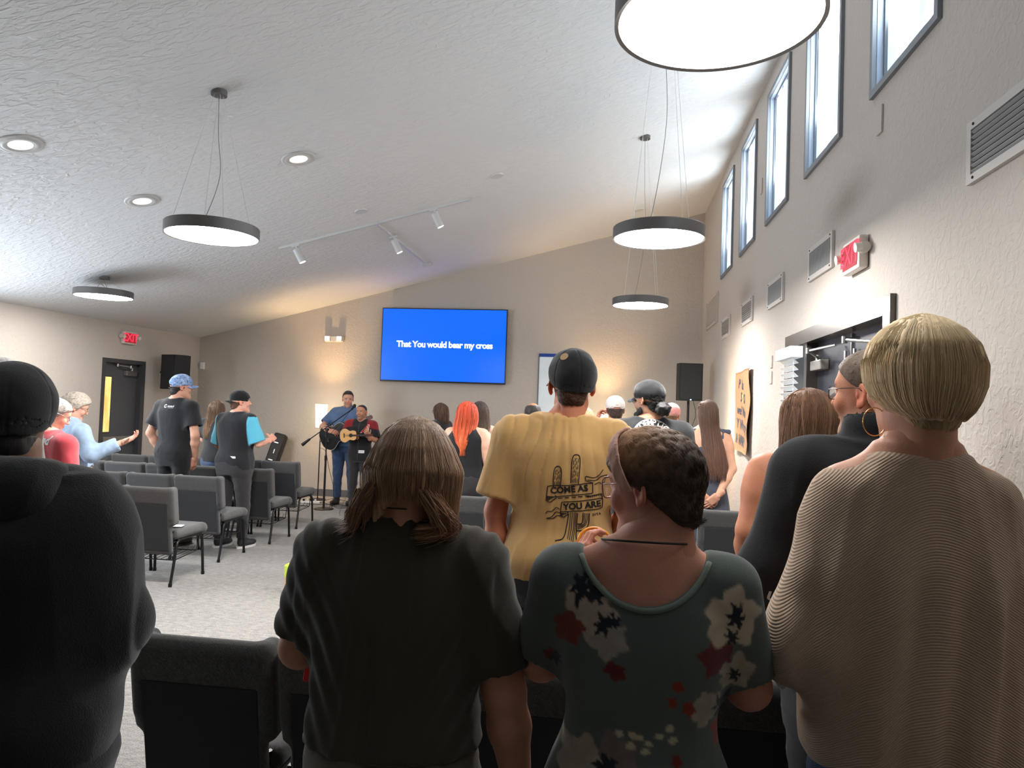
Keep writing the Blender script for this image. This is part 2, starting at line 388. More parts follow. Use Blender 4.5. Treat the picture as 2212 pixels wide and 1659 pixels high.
# ---- clerestory windows
def film_glass():
    m = bpy.data.materials.new('film_glass'); m.use_nodes = True; nt = m.node_tree; b = nt.nodes['Principled BSDF']; N = nt.nodes.new; L = nt.links.new
    b.inputs['Base Color'].default_value = (0.3, 0.35, 0.4, 1); b.inputs['Roughness'].default_value = 0.3
    tc = N('ShaderNodeTexCoord'); mp = N('ShaderNodeMapping'); mp.inputs['Scale'].default_value = (1, 2.6, 0.45); L(tc.outputs['Object'], mp.inputs['Vector'])
    n = N('ShaderNodeTexNoise'); n.inputs['Scale'].default_value = 2.2; n.inputs['Detail'].default_value = 6; n.inputs['Distortion'].default_value = 0.9; L(mp.outputs[0], n.inputs['Vector'])
    r = N('ShaderNodeValToRGB'); e = r.color_ramp.elements; e[0].position = 0.40; e[0].color = (0.034, 0.050, 0.066, 1); e[1].position = 0.62; e[1].color = (0.85, 0.95, 1.0, 1)
    x = r.color_ramp.elements.new(0.52); x.color = (0.058, 0.074, 0.088, 1)
    L(n.outputs['Fac'], r.inputs[0]); L(r.outputs[0], b.inputs['Emission Color']); b.inputs['Emission Strength'].default_value = E_WINDOW; return m
M_FILM = film_glass(); M_WF = mat('window_metal', lin(120, 124, 130), 0.45, 0.3); M_JAMB = mat('window_jamb', lin(170, 182, 200), 0.5)
def ring(g, X, y0, y1, z0, z1, wd, dp):
    g.box((X, (y0+y1)/2, z1-wd/2), (dp, y1-y0, wd)); g.box((X, (y0+y1)/2, z0+wd/2), (dp, y1-y0, wd))
    g.box((X, y0+wd/2, (z0+z1)/2), (dp, wd, z1-z0-2*wd)); g.box((X, y1-wd/2, (z0+z1)/2), (dp, wd, z1-z0-2*wd))
for i, y in enumerate(WIN_Y):
    t = empty('window_%d' % (i+1), (XR, y+0.4, 3.44)); tag(t, kind='structure')
    g = MB(); ring(g, -0.010, -0.43, 0.43, -0.03, 1.22, 0.038, 0.025); g.build('window_frame', M_WF, t)
    g = MB(); ring(g, 0.022, -0.399, 0.399, 0.001, 1.189, 0.012, 0.04); g.build('jamb_lining', M_JAMB, t)
    g = MB(); ring(g, 0.045, -0.388, 0.388, 0.012, 1.178, 0.020, 0.02); g.build('sash', M_WF, t)
    g = MB(); g.box((0.055, 0, 0.595), (0.008, 0.775, 1.165)); g.build('pane', M_FILM, t)
M_SIDE = mat('side_daylight', (0.3, 0.35, 0.4, 1), 0.3, emit=(0.80, 0.90, 1.0), estr=E_SIDE)
for i, (a, b, c, d) in enumerate(LW):
    t = empty('window_%d' % (i+10), (XL, (a+b)/2, c)); tag(t, kind='structure'); hy = (b-a)/2
    g = MB(); ring(g, 0.012, -hy-0.04, hy+0.04, -0.04, d-c+0.04, 0.05, 0.03); g.build('window_frame', M_WF, t)
    g = MB(); g.box((-0.06, 0, (d-c)/2), (0.008, 2*hy-0.01, d-c-0.01)); g.build('pane', M_SIDE, t)
# ---- vents on the right wall
M_VENT = mat('vent_paint', lin(196, 190, 184), 0.5); M_DARK = mat('vent_shadow', lin(28, 28, 30), 0.8); M_VB = mat('vent_blade', lin(165, 165, 165), 0.5); M_VG = mat('vent_grey', lin(110, 110, 112), 0.7)
def vent(y0, y1, z0, z1, kind, label):
    t = empty('wall_vent', (XR, (y0+y1)/2, z0), 0, label, 'vent', 'air vents along the right wall'); hy = (y1-y0)/2; H = z1-z0; fw = 0.035
    g = MB(); ring(g, -0.011, -hy, hy, 0, H, fw, 0.018)
    g.build('frame', M_VENT if kind != 'painted' else M_WALL, t)
    for sy in (-1, 1):
        for zz in (0.018, H-0.018):
            g = MB(); g.cyl((-0.0235, sy*hy*0.85, zz), (-0.020, sy*hy*0.85, zz), 0.006, n=8); g.build('screw', M_DARK, t)
    g = MB(); g.box((-0.0045, 0, H/2), (0.003, 2*hy-2*fw+0.01, H-2*fw+0.01)); g.build('backing', {'dark': M_DARK, 'vertical': M_VG, 'painted': M_WALL}[kind], t)
    g = MB()
    if kind == 'dark':
        n = max(5, int(H/0.028))
        for i in range(n):
            z = fw+(i+0.5)*(H-2*fw)/n; g.box((-0.012, 0, z), (0.014, 2*hy-2*fw, 0.006), Matrix.Rotation(0.6, 3, 'Y'))
    elif kind == 'vertical':
        n = int((2*hy-2*fw)/0.02)
        for i in range(n):
            y = -hy+fw+(i+0.5)*(2*hy-2*fw)/n; g.box((-0.012, y, H/2), (0.012, 0.009, H-2*fw))
    else:
        n = int(H/0.02)
        for i in range(n):
            z = fw+(i+0.5)*(H-2*fw)/n; g.box((-0.010, 0, z), (0.010, 2*hy-2*fw, 0.012))
    g.build('louvres', {'dark': M_VB, 'vertical': M_VB, 'painted': M_WALL}[kind], t)
vent(10.08, 11.25, 2.88, 3.30, 'painted', 'large wall-coloured return grille nearest the far right corner')
vent(9.00, 9.66, 2.59, 2.84, 'dark', 'white vent with dark horizontal louvres, farthest and smallest of its row')
vent(7.58, 8.19, 2.59, 2.84, 'dark', 'white vent with dark horizontal louvres left of the two with fine vertical blades')
vent(6.25, 6.85, 2.59, 2.83, 'vertical', 'white vent with fine grey vertical blades, farther of the two')
vent(4.88, 5.46, 2.60, 2.84, 'vertical', 'white vent with fine grey vertical blades beside the exit sign')
vent(2.35, 3.09, 2.57, 2.82, 'dark', 'big white vent with long dark louvres at the right edge of the photo')
# ---- blank plates
for (y, z, h, lab) in [(4.10, 3.17, 0.15, 'painted-over blank plate under the nearest clerestory window'), (6.67, 2.05, 0.11, 'upper of two small blank plates by the double door'),
                       (6.67, 1.91, 0.11, 'lower of two small blank plates by the double door'), (7.3, 3.80, 0.15, 'painted-over blank plate high between the clerestory windows')]:
    g = MB(); g.box((XR-0.006, y, z+h/2), (0.012, 0.075, h), bev=0.004); tag(g.build('blank_plate', M_WALL), lab, 'wall plate', 'blank plates on the right wall')
# ---- double door on the right
M_BLK = mat('door_black', lin(38, 40, 46), 0.35, 0.0, spec=0.6); M_FR = mat('door_frame_metal', lin(92, 88, 84), 0.28, 0.8); M_STEEL = mat('steel', lin(170, 168, 164), 0.3, 0.9)
M_CLOSER = mat('closer_cover', lin(140, 136, 130), 0.4, 0.5)
t = tag(empty('door_2', (XR, 4.95, 0)), kind='structure')
g = MB(); g.box((0.04, 0, 2.21), (0.14, 2.22, 0.10)); g.box((0.04, -1.06, 1.08), (0.14, 0.10, 2.16)); g.box((0.04, 1.06, 1.08), (0.14, 0.10, 2.16)); g.box((0.05, 0.56, 1.08), (0.12, 0.07, 2.16)); g.build('frame', M_FR, t)
for s, nm in ((-1, 'door_leaf'), (1, 'door_leaf')):
    c = -0.245+s*0.386
    g = MB(); g.box((0.09, c, 1.10), (0.045, 0.768, 2.19), bev=0.002); lf = g.build(nm, M_BLK, t)
    g = MB(); g.cyl((0.05, c+s*-0.30, 0.2), (0.05, c+s*-0.30, 2.05), 0.010, n=10); g.build('vertical_rod', M_STEEL, lf)
    g = MB(); g.box((0.045, c, 1.0), (0.05, 0.66, 0.06), bev=0.01); g.build('push_bar', M_STEEL, lf)
    g = MB(); g.box((0.035, c+s*0.22, 1.99), (0.06, 0.26, 0.07), bev=0.008); cl = g.build('door_closer', M_CLOSER, lf)
    g = MB(); g.tube([(0.02, c+s*0.20, 2.04), (-0.10, c+s*0.0, 2.07), (0.03, c-s*0.16, 2.10)], 0.009); g.cyl((0.02, c+s*0.2, 2.02), (0.02, c+s*0.2, 2.06), 0.018); g.cyl((-0.10, c, 2.05), (-0.10, c, 2.09), 0.016); g.build('closer_arm', M_STEEL, cl)
g = MB(); g.box((0.07, -0.245, 1.08), (0.03, 0.02, 2.14)); g.build('meeting_strip', M_STEEL, t)
g = MB(); g.box((0.10, 0.81, 1.10), (0.01, 0.50, 2.19)); g.build('sidelight_pane', mat('sidelight', (0.8, 0.85, 0.9, 1), 0.3, emit=lin(210, 225, 240), estr=1.2*KD), t)
M_BLIND = mat('blind_white', lin(225, 226, 226), 0.45)
t = empty('window_blind', (XR, 5.80, 0), 0, 'white slatted blind hanging beside the black double door', 'blind')
g = MB(); g.box((-0.06, 0, 2.105), (0.09, 0.50, 0.085), bev=0.004); g.build('valance', M_BLIND, t)
g = MB()
for i in range(34): g.box((-0.055, 0.0, 2.04-i*0.05), (0.05, 0.42, 0.003), Matrix.Rotation(0.75, 3, 'Y'))
g.build('slats', M_BLIND, t)
g = MB()
for yy in (-0.16, 0.16): g.cyl((-0.06, yy, 0.36), (-0.06, yy, 2.07), 0.002, n=6)
g.build('lift_cord', M_BLIND, t)
g = MB(); g.box((-0.055, 0, 0.35), (0.05, 0.42, 0.025)); g.build('bottom_rail', M_BLIND, t)
# ---- left door
t = tag(empty('door_1', (XL, 9.87, 0)), kind='structure'); M_LD = mat('left_door_paint', lin(72, 72, 78), 0.5); M_LF = mat('left_frame_paint', lin(58, 57, 60), 0.5)
g = MB(); g.box((-0.05, 0, 2.10), (0.13, 0.95, 0.06)); g.box((-0.05, -0.445, 1.035), (0.13, 0.06, 2.07)); g.box((-0.05, 0.43, 1.035), (0.13, 0.09, 2.07)); g.build('frame', M_LF, t)
g = MB(); g.box((-0.09, -0.005, 1.05), (0.045, 0.88, 2.10)); lf = g.build('door_leaf', M_LD, t)
g = MB(); g.box((-0.064, -0.295, 1.46), (0.010, 0.235, 0.84)); g.build('lite_frame', M_LF, lf)
def lite_mat():
    m = bpy.data.materials.new('amber_lite'); m.use_nodes = True; nt = m.node_tree; b = nt.nodes['Principled BSDF']; N = nt.nodes.new; L = nt.links.new
    tc = N('ShaderNodeTexCoord'); n = N('ShaderNodeTexNoise'); n.inputs['Scale'].default_value = 3.5; n.inputs['Detail'].default_value = 2; L(tc.outputs['Object'], n.inputs['Vector'])
    r = N('ShaderNodeValToRGB'); e = r.color_ramp.elements; e[0].position = 0.42; e[0].color = lin(250, 196, 104); e[1].position = 0.6; e[1].color = lin(255, 240, 150)
    L(n.outputs['Fac'], r.inputs[0]); L(r.outputs[0], b.inputs['Emission Color']); b.inputs['Emission Strength'].default_value = 1.1*KD; b.inputs['Base Color'].default_value = (0.2, 0.12, 0.04, 1); return m
g = MB(); g.box((-0.057, -0.295, 1.46), (0.008, 0.20, 0.80)); g.build('lite_glass', lite_mat(), lf)
g = MB(); g.box((-0.03, -0.04, 0.955), (0.05, 0.66, 0.07), bev=0.012); g.build('push_bar', M_STEEL, lf)
g = MB(); g.box((-0.04, 0.20, 1.93), (0.06, 0.24, 0.075), bev=0.008); cl = g.build('door_closer', M_STEEL, lf)
g = MB(); g.tube([(-0.02, 0.2, 1.99), (0.09, 0.02, 2.02), (-0.02, -0.12, 2.04)], 0.010); g.cyl((-0.02, .2, 1.97), (-0.02, .2, 2.01), 0.018); g.cyl((0.09, .02, 2.0), (0.09, .02, 2.04), 0.016); g.cyl((-.02, -.12, 2.02), (-.02, -.12, 2.06), 0.018); g.build('closer_arm', M_STEEL, cl)
g = MB(); g.box((-0.095, 0.375, 1.03), (0.04, 0.02, 2.04)); g.build('edge_strip', mat('white_edge', lin(205, 210, 215), 0.5), lf)
# ---- outlet
t = empty('outlet_plate', (XL, 9.19, 0.95), 0, 'white double outlet plate on the left wall before the door', 'outlet')
g = MB(); g.box((0.004, 0, 0.065), (0.008, 0.12, 0.125), bev=0.003); g.build('cover_plate', mat('plate_white', lin(225, 222, 215), 0.4), t)
for s in (-1, 1):
    g = MB(); g.box((0.010, s*0.026, 0.065), (0.004, 0.032, 0.07), bev=0.002); sk = g.build('socket', mat('socket_white', lin(205, 202, 196), 0.4), t)
    for zz in (0.05, 0.08): g = MB(); g.box((0.0125, s*0.026, zz), (0.001, 0.012, 0.006)); g.build('slot', M_DARK, sk)
# ---- exit signs
F_SANS = [None]
def text_mesh(txt, size, bold=0.0, shear=0.0, align='CENTER', spacing=1.0, extrude=0.0, res=3):
    c = bpy.data.curves.new('t', 'FONT'); c.body = txt; c.size = size; c.align_x = align; c.align_y = 'CENTER'; c.offset = bold; c.shear = shear
    c.space_character = spacing; c.extrude = extrude; c.resolution_u = res
    o = bpy.data.objects.new('t', c); COL.objects.link(o); bpy.context.view_layer.update()
    me = bpy.data.meshes.new_from_object(o.evaluated_get(bpy.context.evaluated_depsgraph_get())); bpy.data.objects.remove(o); bpy.data.curves.remove(c); return me
def place_text(name, txt, size, m, parent, M, **k):
    me = text_mesh(txt, size, **k); me.transform(M); return link(name, me, m, parent)
def frame_M(o, right, up):
    r = Vector(right).normalized(); u = Vector(up).normalized(); n = r.cross(u)
    return Matrix(((r.x, u.x, n.x, o[0]), (r.y, u.y, n.y, o[1]), (r.z, u.z, n.z, o[2]), (0, 0, 0, 1)))
M_EXW = mat('exit_housing', lin(214, 208, 200), 0.4); M_EXR = mat('exit_red', lin(230, 40, 60), 0.4, emit=lin(255, 60, 90), estr=0.9*KD); M_EXB = mat('exit_face', lin(120, 30, 40), 0.4, emit=lin(255, 40, 70), estr=0.30*KD)
def exit_sign(loc, sx, label):
    t = empty('exit_sign', loc, 0, label, 'exit sign', 'lit exit signs')
    g = MB(); g.box((sx*0.03, 0, 0.095), (0.055, 0.30, 0.19), bev=0.018); g.build('housing', M_EXW, t)
    g = MB(); g.box((sx*0.0585, 0, 0.095), (0.003, 0.25, 0.145)); fc = g.build('face_panel', M_EXB, t)
    place_text('exit_letters', 'EXIT', 0.165, M_EXR, t, frame_M((sx*0.0615, 0, 0.096), (0, sx, 0), (0, 0, 1)), bold=0.003, extrude=0.0005, spacing=0.98)
    for s in (-1, 1):
        g = MB(); g.cyl((sx*0.035, s*0.145, 0.11), (sx*0.035, s*0.19, 0.11), 0.034, 0.03); g.cyl((sx*0.05, s*0.175, 0.11), (sx*0.085, s*0.175, 0.105), 0.024, 0.028)
        g.build('lamp_head', M_EXW, t, True, angle=40)
exit_sign((XR, 4.39, 2.47), -1, 'lit red exit sign on the right wall above the double door')
exit_sign((XL, 9.90, 2.36), 1, 'small lit red exit sign over the left wall door')
# ---- emergency light, motion sensor
t = empty('emergency_light', (-4.72, YB, 2.62), 0, 'white emergency light with two square heads high on the back wall', 'emergency light')
g = MB(); g.box((0, -0.03, 0.06), (0.33, 0.05, 0.10), bev=0.01); g.build('housing', M_EXW, t)
for s in (-1, 1):
    g = MB(); g.box((s*0.105, -0.07, 0.065), (0.10, 0.05, 0.09), bev=0.008); hd = g.build('lamp_head', M_EXW, t)
    g = MB(); g.box((s*0.105, -0.097, 0.065), (0.08, 0.003, 0.07)); g.build('lens', mat('led_lens', lin(220, 235, 245), 0.2, emit=lin(225, 240, 255), estr=0.7), hd)
g = MB(); g.cyl((0, -0.058, 0.02), (0, -0.055, 0.02), 0.005, n=8); g.build('indicator', M_EXR, t)
g = MB(); g.box((-7.12, YB-0.02, 2.16), (0.07, 0.045, 0.12), bev=0.008); tag(g.build('motion_sensor', mat('sensor_white', lin(225, 225, 225), 0.4)), 'small white motion sensor in the back left corner', 'sensor')
# ---- wall speaker at the back left
M_SPK = mat('speaker_black', lin(26, 26, 29), 0.75, bump=0.002, bscale=300); M_SPG = mat('speaker_grille', lin(30, 31, 34), 0.6, bump=0.003, bscale=500)
t = empty('wall_speaker', (-6.84, 10.62, 1.72), math.radians(-18), 'black loudspeaker bracketed to the left wall above the man in the denim cap', 'speaker')
g = MB(); g.poly([(-.15, -.17, 0), (.15, -.17, 0), (.19, .02, 0), (.10, .17, 0), (-.10, .17, 0), (-.19, .02, 0)], 0.54); g.build('cabinet', M_SPK, t)
g = MB(); g.box((0, -0.174, 0.27), (0.27, 0.010, 0.50), bev=0.004); g.build('grille', M_SPG, t)
g = MB(); g.tube([(-.19, .05, .27), (-.28, .16, .27), (-.42, -.05, .27)], 0.018); g.build('bracket', M_SPK, t)
# ---- television
t = empty('television', (-2.80, 11.72, 1.99), 0, 'large wall television showing white lyrics on a bright blue screen', 'television')
g = MB(); g.box((0, 0.02, 0.615), (2.13, 0.05, 1.235), bev=0.006); g.box((0, 0.067, 0.6), (0.8, 0.045, 0.5)); g.build('housing', mat('tv_black', lin(14, 16, 22), 0.3), t)
g = MB(); g.box((0, -0.0065, 0.62), (2.10, 0.003, 1.195)); g.build('screen', mat('tv_blue', (0.0, 0.02, 0.1, 1), 0.25, emit=lin(0, 106, 255), estr=KD), t)
place_text('lyric_text', 'That You would bear my cross', 0.142, mat('tv_text', (0.5, 0.5, 0.5, 1), 0.5, emit=lin(232, 248, 255), estr=KD), t, frame_M((0.02, -0.009, 0.625), (1, 0, 0), (0, 0, 1)), bold=0.0058, spacing=0.92)
# ---- poster sheet
t = empty('whiteboard_poster', (-0.905, YB, 1.30), 0, 'white poster sheet with a dark blue header band right of the television', 'poster')
g = MB(); g.box((0, -0.006, 0.61), (0.58, 0.010, 1.22)); g.build('sheet', mat('poster_white', lin(226, 238, 248), 0.5, var=0.05, vscale=3), t)
g = MB(); g.box((0, -0.013, 1.195), (0.58, 0.006, 0.055)); g.build('header_band', mat('poster_blue', lin(18, 60, 150), 0.5), t)
g = MB(); g.box((-0.295, -0.012, 0.6), (0.012, 0.02, 1.24)); g.build('edge_trim', mat('poster_edge', lin(90, 95, 105), 0.5), t)
# ---- kraft paper banner
def banner():
    V, F = [], []; ny, nz = 24, 30
    for j in range(nz+1):
        for i in range(ny+1):
            u, v = i/ny, j/nz; y = 8.36-0.86*u+0.015*math.sin(v*9); z = 1.25+0.86*v-0.03*u*(1-v)-0.02*(1-u)*v
            x = XR-0.012-0.010*(1+math.sin(u*9+v*2))-0.035*max(0, u-0.85)/0.15*(0.4+0.6*math.sin(v*5)**2)-0.02*max(0, 0.12-v)/0.12
            V.append((x, y, z))
    for j in range(nz):
        for i in range(ny): a = j*(ny+1)+i; F.append((a, a+1, a+ny+2, a+ny+1))
    V = np.array(V); n = len(V); F = np.array(F); e = []
    V2 = V.copy(); V2[:, 0] += 0.002
    rim = [k for k in range(ny+1)]+[j*(ny+1)+ny for j in range(1, nz+1)]+[nz*(ny+1)+i for i in range(ny-1, -1, -1)]+[j*(ny+1) for j in range(nz-1, 0, -1)]
    for a, b in zip(rim, rim[1:]+rim[:1]): e.append((a, b, b+n, a+n))
    return np_mesh('banner', np.concatenate([V, V2]), np.concatenate([F, F[:, ::-1]+n, np.array(e)]))
t = empty('paper_banner', (0, 0, 0), 0, 'brown kraft paper banner with dark hand lettering taped to the right wall', 'banner')
t.location = (XR, 7.93, 1.25)
bm_ = banner(); bm_.transform(Matrix.Translation((-XR, -7.93, -1.25))); bo = link('paper', bm_, mat('kraft', lin(158, 118, 84), 0.8, bump=0.004, bscale=8, var=0.08, vscale=4), t)
BANNER = (bo, t)
# ---- ceiling fittings
SLOPE = math.atan(SL); RC = Matrix.Rotation(-SLOPE, 4, 'Y')
def on_ceiling(o): o.rotation_euler = (0, -SLOPE, 0)
M_WHT = mat('fitting_white', lin(200, 199, 197), 0.45); M_RIM = mat('pendant_rim', lin(98, 94, 92), 0.45, 0.2)
for x, y, lab in [(-4.29, 4.63, 'white recessed ceiling downlight nearest the left edge of the photo'), (-2.83, 6.05, 'white recessed ceiling downlight nearest the track light'), (-4.31, 6.03, 'white recessed ceiling downlight left of the hanging disc, lowest of the three')]:
    t = empty('recessed_light', (x, y, ceil_z(x)), 0, lab, 'downlight', 'recessed downlights'); on_ceiling(t)
    g = MB(); g.lathe([(0.148, 0.0), (0.150, -0.006), (0.135, -0.012), (0.125, -0.008), (0.118, -0.014), (0.100, -0.016), (0.088, -0.010), (0.080, -0.010)]); g.build('trim_ring', M_WHT, t, True)
    g = MB(); g.lathe([(0.080, -0.010), (0.072, -0.0065), (0.055, -0.0045), (0.03, -0.003), (0.0005, -0.003)]); g.build('lens', mat('downlight_lens', lin(235, 232, 225), 0.4, emit=(1, 0.97, 0.9), estr=0.25), t, True)
for x, y, lab in [(-2.85, 7.74, 'flat white disc plate on the ceiling above the track light'), (-1.32, 7.75, 'flat white disc plate on the ceiling right of the track light'), (0.31, 10.63, 'white disc plate on the ceiling at the far end near the hanging lights')]:
    g = MB(); g.cyl((0, 0, -0.012), (0, 0, 0), 0.07, 0.075, 32); o = g.build('ceiling_disc', M_WHT, None, True, angle=40); o.location = (x, y, ceil_z(x)); on_ceiling(o); tag(o, lab, 'detector', 'ceiling disc plates')
PEND_LAB = ['huge glowing disc pendant at the top edge of the photo, nearest of all', 'glowing disc pendant in the right column, the middle one of three', 'glowing disc pendant in the right column, lowest and farthest of three',
            'glowing disc pendant on long wires over the left of the room', 'small glowing disc pendant on short wires near the left wall']
M_GLOW = mat('pendant_glow', (0.9, 0.9, 0.88, 1), 0.5, emit=(1.0, 0.975, 0.94), estr=E_PENDANT); M_GLOW5 = mat('pendant_glow_soft', (0.9, 0.9, 0.88, 1), 0.5, emit=(1.0, 0.975, 0.94), estr=E_PENDANT*0.6); M_GLOW1 = mat('pendant_glow_dimmed', (0.9, 0.9, 0.88, 1), 0.5, emit=(1.0, 0.975, 0.94), estr=E_PENDANT*0.15); M_WIRE = mat('pendant_wire', lin(215, 215, 215), 0.5); M_CORD = mat('pendant_cord', lin(120, 120, 120), 0.5)
for (x, y), lab in zip(PEND, PEND_LAB):
    z0 = 2.74; cz = ceil_z(x)-z0; R = 0.295 if x > -1 else 0.315
    t = empty('pendant_light', (x, y, z0), 0, lab, 'pendant light', 'round disc pendants')
    g = MB(); g.lathe([(R-0.012, 0.004), (R, 0.0), (R, 0.075), (R-0.004, 0.079), (0.001, 0.079)], n=96); g.build('rim', M_RIM, t, True, angle=30)
    g = MB(); g.lathe([(R-0.010, 0.006), (0.001, 0.006)], n=96); g.build('diffuser', (M_GLOW5 if x < -5 else M_GLOW) if y > 3 else M_GLOW1, t, True)
    g = MB(); g.cyl((0, 0, cz-0.03), (0, 0, cz+0.005), 0.055, n=32); cp = g.build('canopy', M_RIM, t, True, angle=40)
    for k in range(4):
        a = PI/4+k*PI/2; g = MB(); g.cyl((0.03*math.cos(a), 0.03*math.sin(a), cz-0.03), ((R-0.05)*math.cos(a), (R-0.05)*math.sin(a), 0.078), 0.0016, n=6); g.build('suspension_wire', M_WIRE, t)
    pts = smooth_path([(0, 0, cz-0.03), (0.01, 0.0, cz*0.7), (0.03, 0.01, cz*0.42), (-0.05, 0.0, 0.16), (-0.12, 0.02, 0.08)], 6)
    g = MB(); g.tube(pts, 0.0022, 6); g.build('power_cord', M_CORD, t, True)
# ---- track light (T-shape) with three heads
t = empty('track_light', (-2.85, 8.24, ceil_z(-2.85)), 0, 'white T-shaped ceiling track with three cylinder spotlights', 'track light'); on_ceiling(t)
g = MB(); g.box((-0.03, 0, -0.014), (2.42, 0.032, 0.028)); g.box((0.0, 1.26, -0.014), (0.032, 2.42, 0.028)); g.box((0, 0, -0.016), (0.05, 0.05, 0.034)); g.box((0, 2.45, -0.016), (0.15, 0.06, 0.034)); g.build('rail', M_WHT, t)
for (hx, hy) in ((-1.03, 0.0), (0.02, 0.62), (0.72, 0.0)):
    g = MB(); g.cyl((hx, hy, -0.028), (hx+0.02, hy, -0.085), 0.012, n=12); g.box((hx, hy, -0.035), (0.10, 0.03, 0.02)); ad = g.build('swivel', M_WHT, t)
    g = MB(); a = Vector((hx+0.0, hy, -0.075)); b = a+Vector((0.035, 0.03, -0.165)); g.cyl(a, b, 0.043, n=28); hd = g.build('spot_head', M_WHT, t, True, angle=40)
    d = (b-a).normalized(); g = MB(); g.cyl(b, b+d*0.002, 0.036, n=28); g.build('spot_lens', mat('spot_glow', (1, 1, 1, 1), 0.5, emit=(1, 0.9, 0.78), estr=3), hd)
# ---- floor lamps
M_SHADE = mat('lamp_shade', lin(240, 225, 195), 0.8, emit=(1.0, 0.80, 0.50), estr=E_SHADE); M_POLE = mat('pole_black', lin(30, 28, 27), 0.45, 0.4)
def floor_lamp(x, y, label, watts=P_LAMP):
    t = empty('floor_lamp', (x, y, 0), 0, label, 'floor lamp', 'glowing floor lamps by the back wall')
    g = MB(); g.lathe([(0.0005, 0), (0.13, 0), (0.13, 0.012), (0.02, 0.022), (0.010, 0.04)]); g.build('base', M_POLE, t, True, angle=30)
    g = MB(); g.cyl((0, 0, 0.02), (0, 0, 1.22), 0.009, n=12); g.build('pole', M_POLE, t)
    g = MB(); g.lathe([(0.078, 1.185), (0.098, 1.56), (0.095, 1.56), (0.075, 1.185)], n=40); g.build('lamp_shade', M_SHADE, t, True)
    g = MB(); g.lathe([(0.001, 1.22), (0.02, 1.22), (0.025, 1.26), (0.012, 1.29), (0.001, 1.30)], n=16); g.build('bulb_socket', M_POLE, t, True)
    point('lamp_bulb', (x, y, 1.42), watts, (1.0, 0.66, 0.33), 0.04)
floor_lamp(-4.72, 11.36, 'lit floor lamp with a white drum shade left of the guitarist')
floor_lamp(-0.12, 11.40, 'lit floor lamp mostly hidden behind the man in the white cap')
floor_lamp(1.13, 8.75, 'lit floor lamp standing by the right wall hidden behind the slate dress', 8.0)
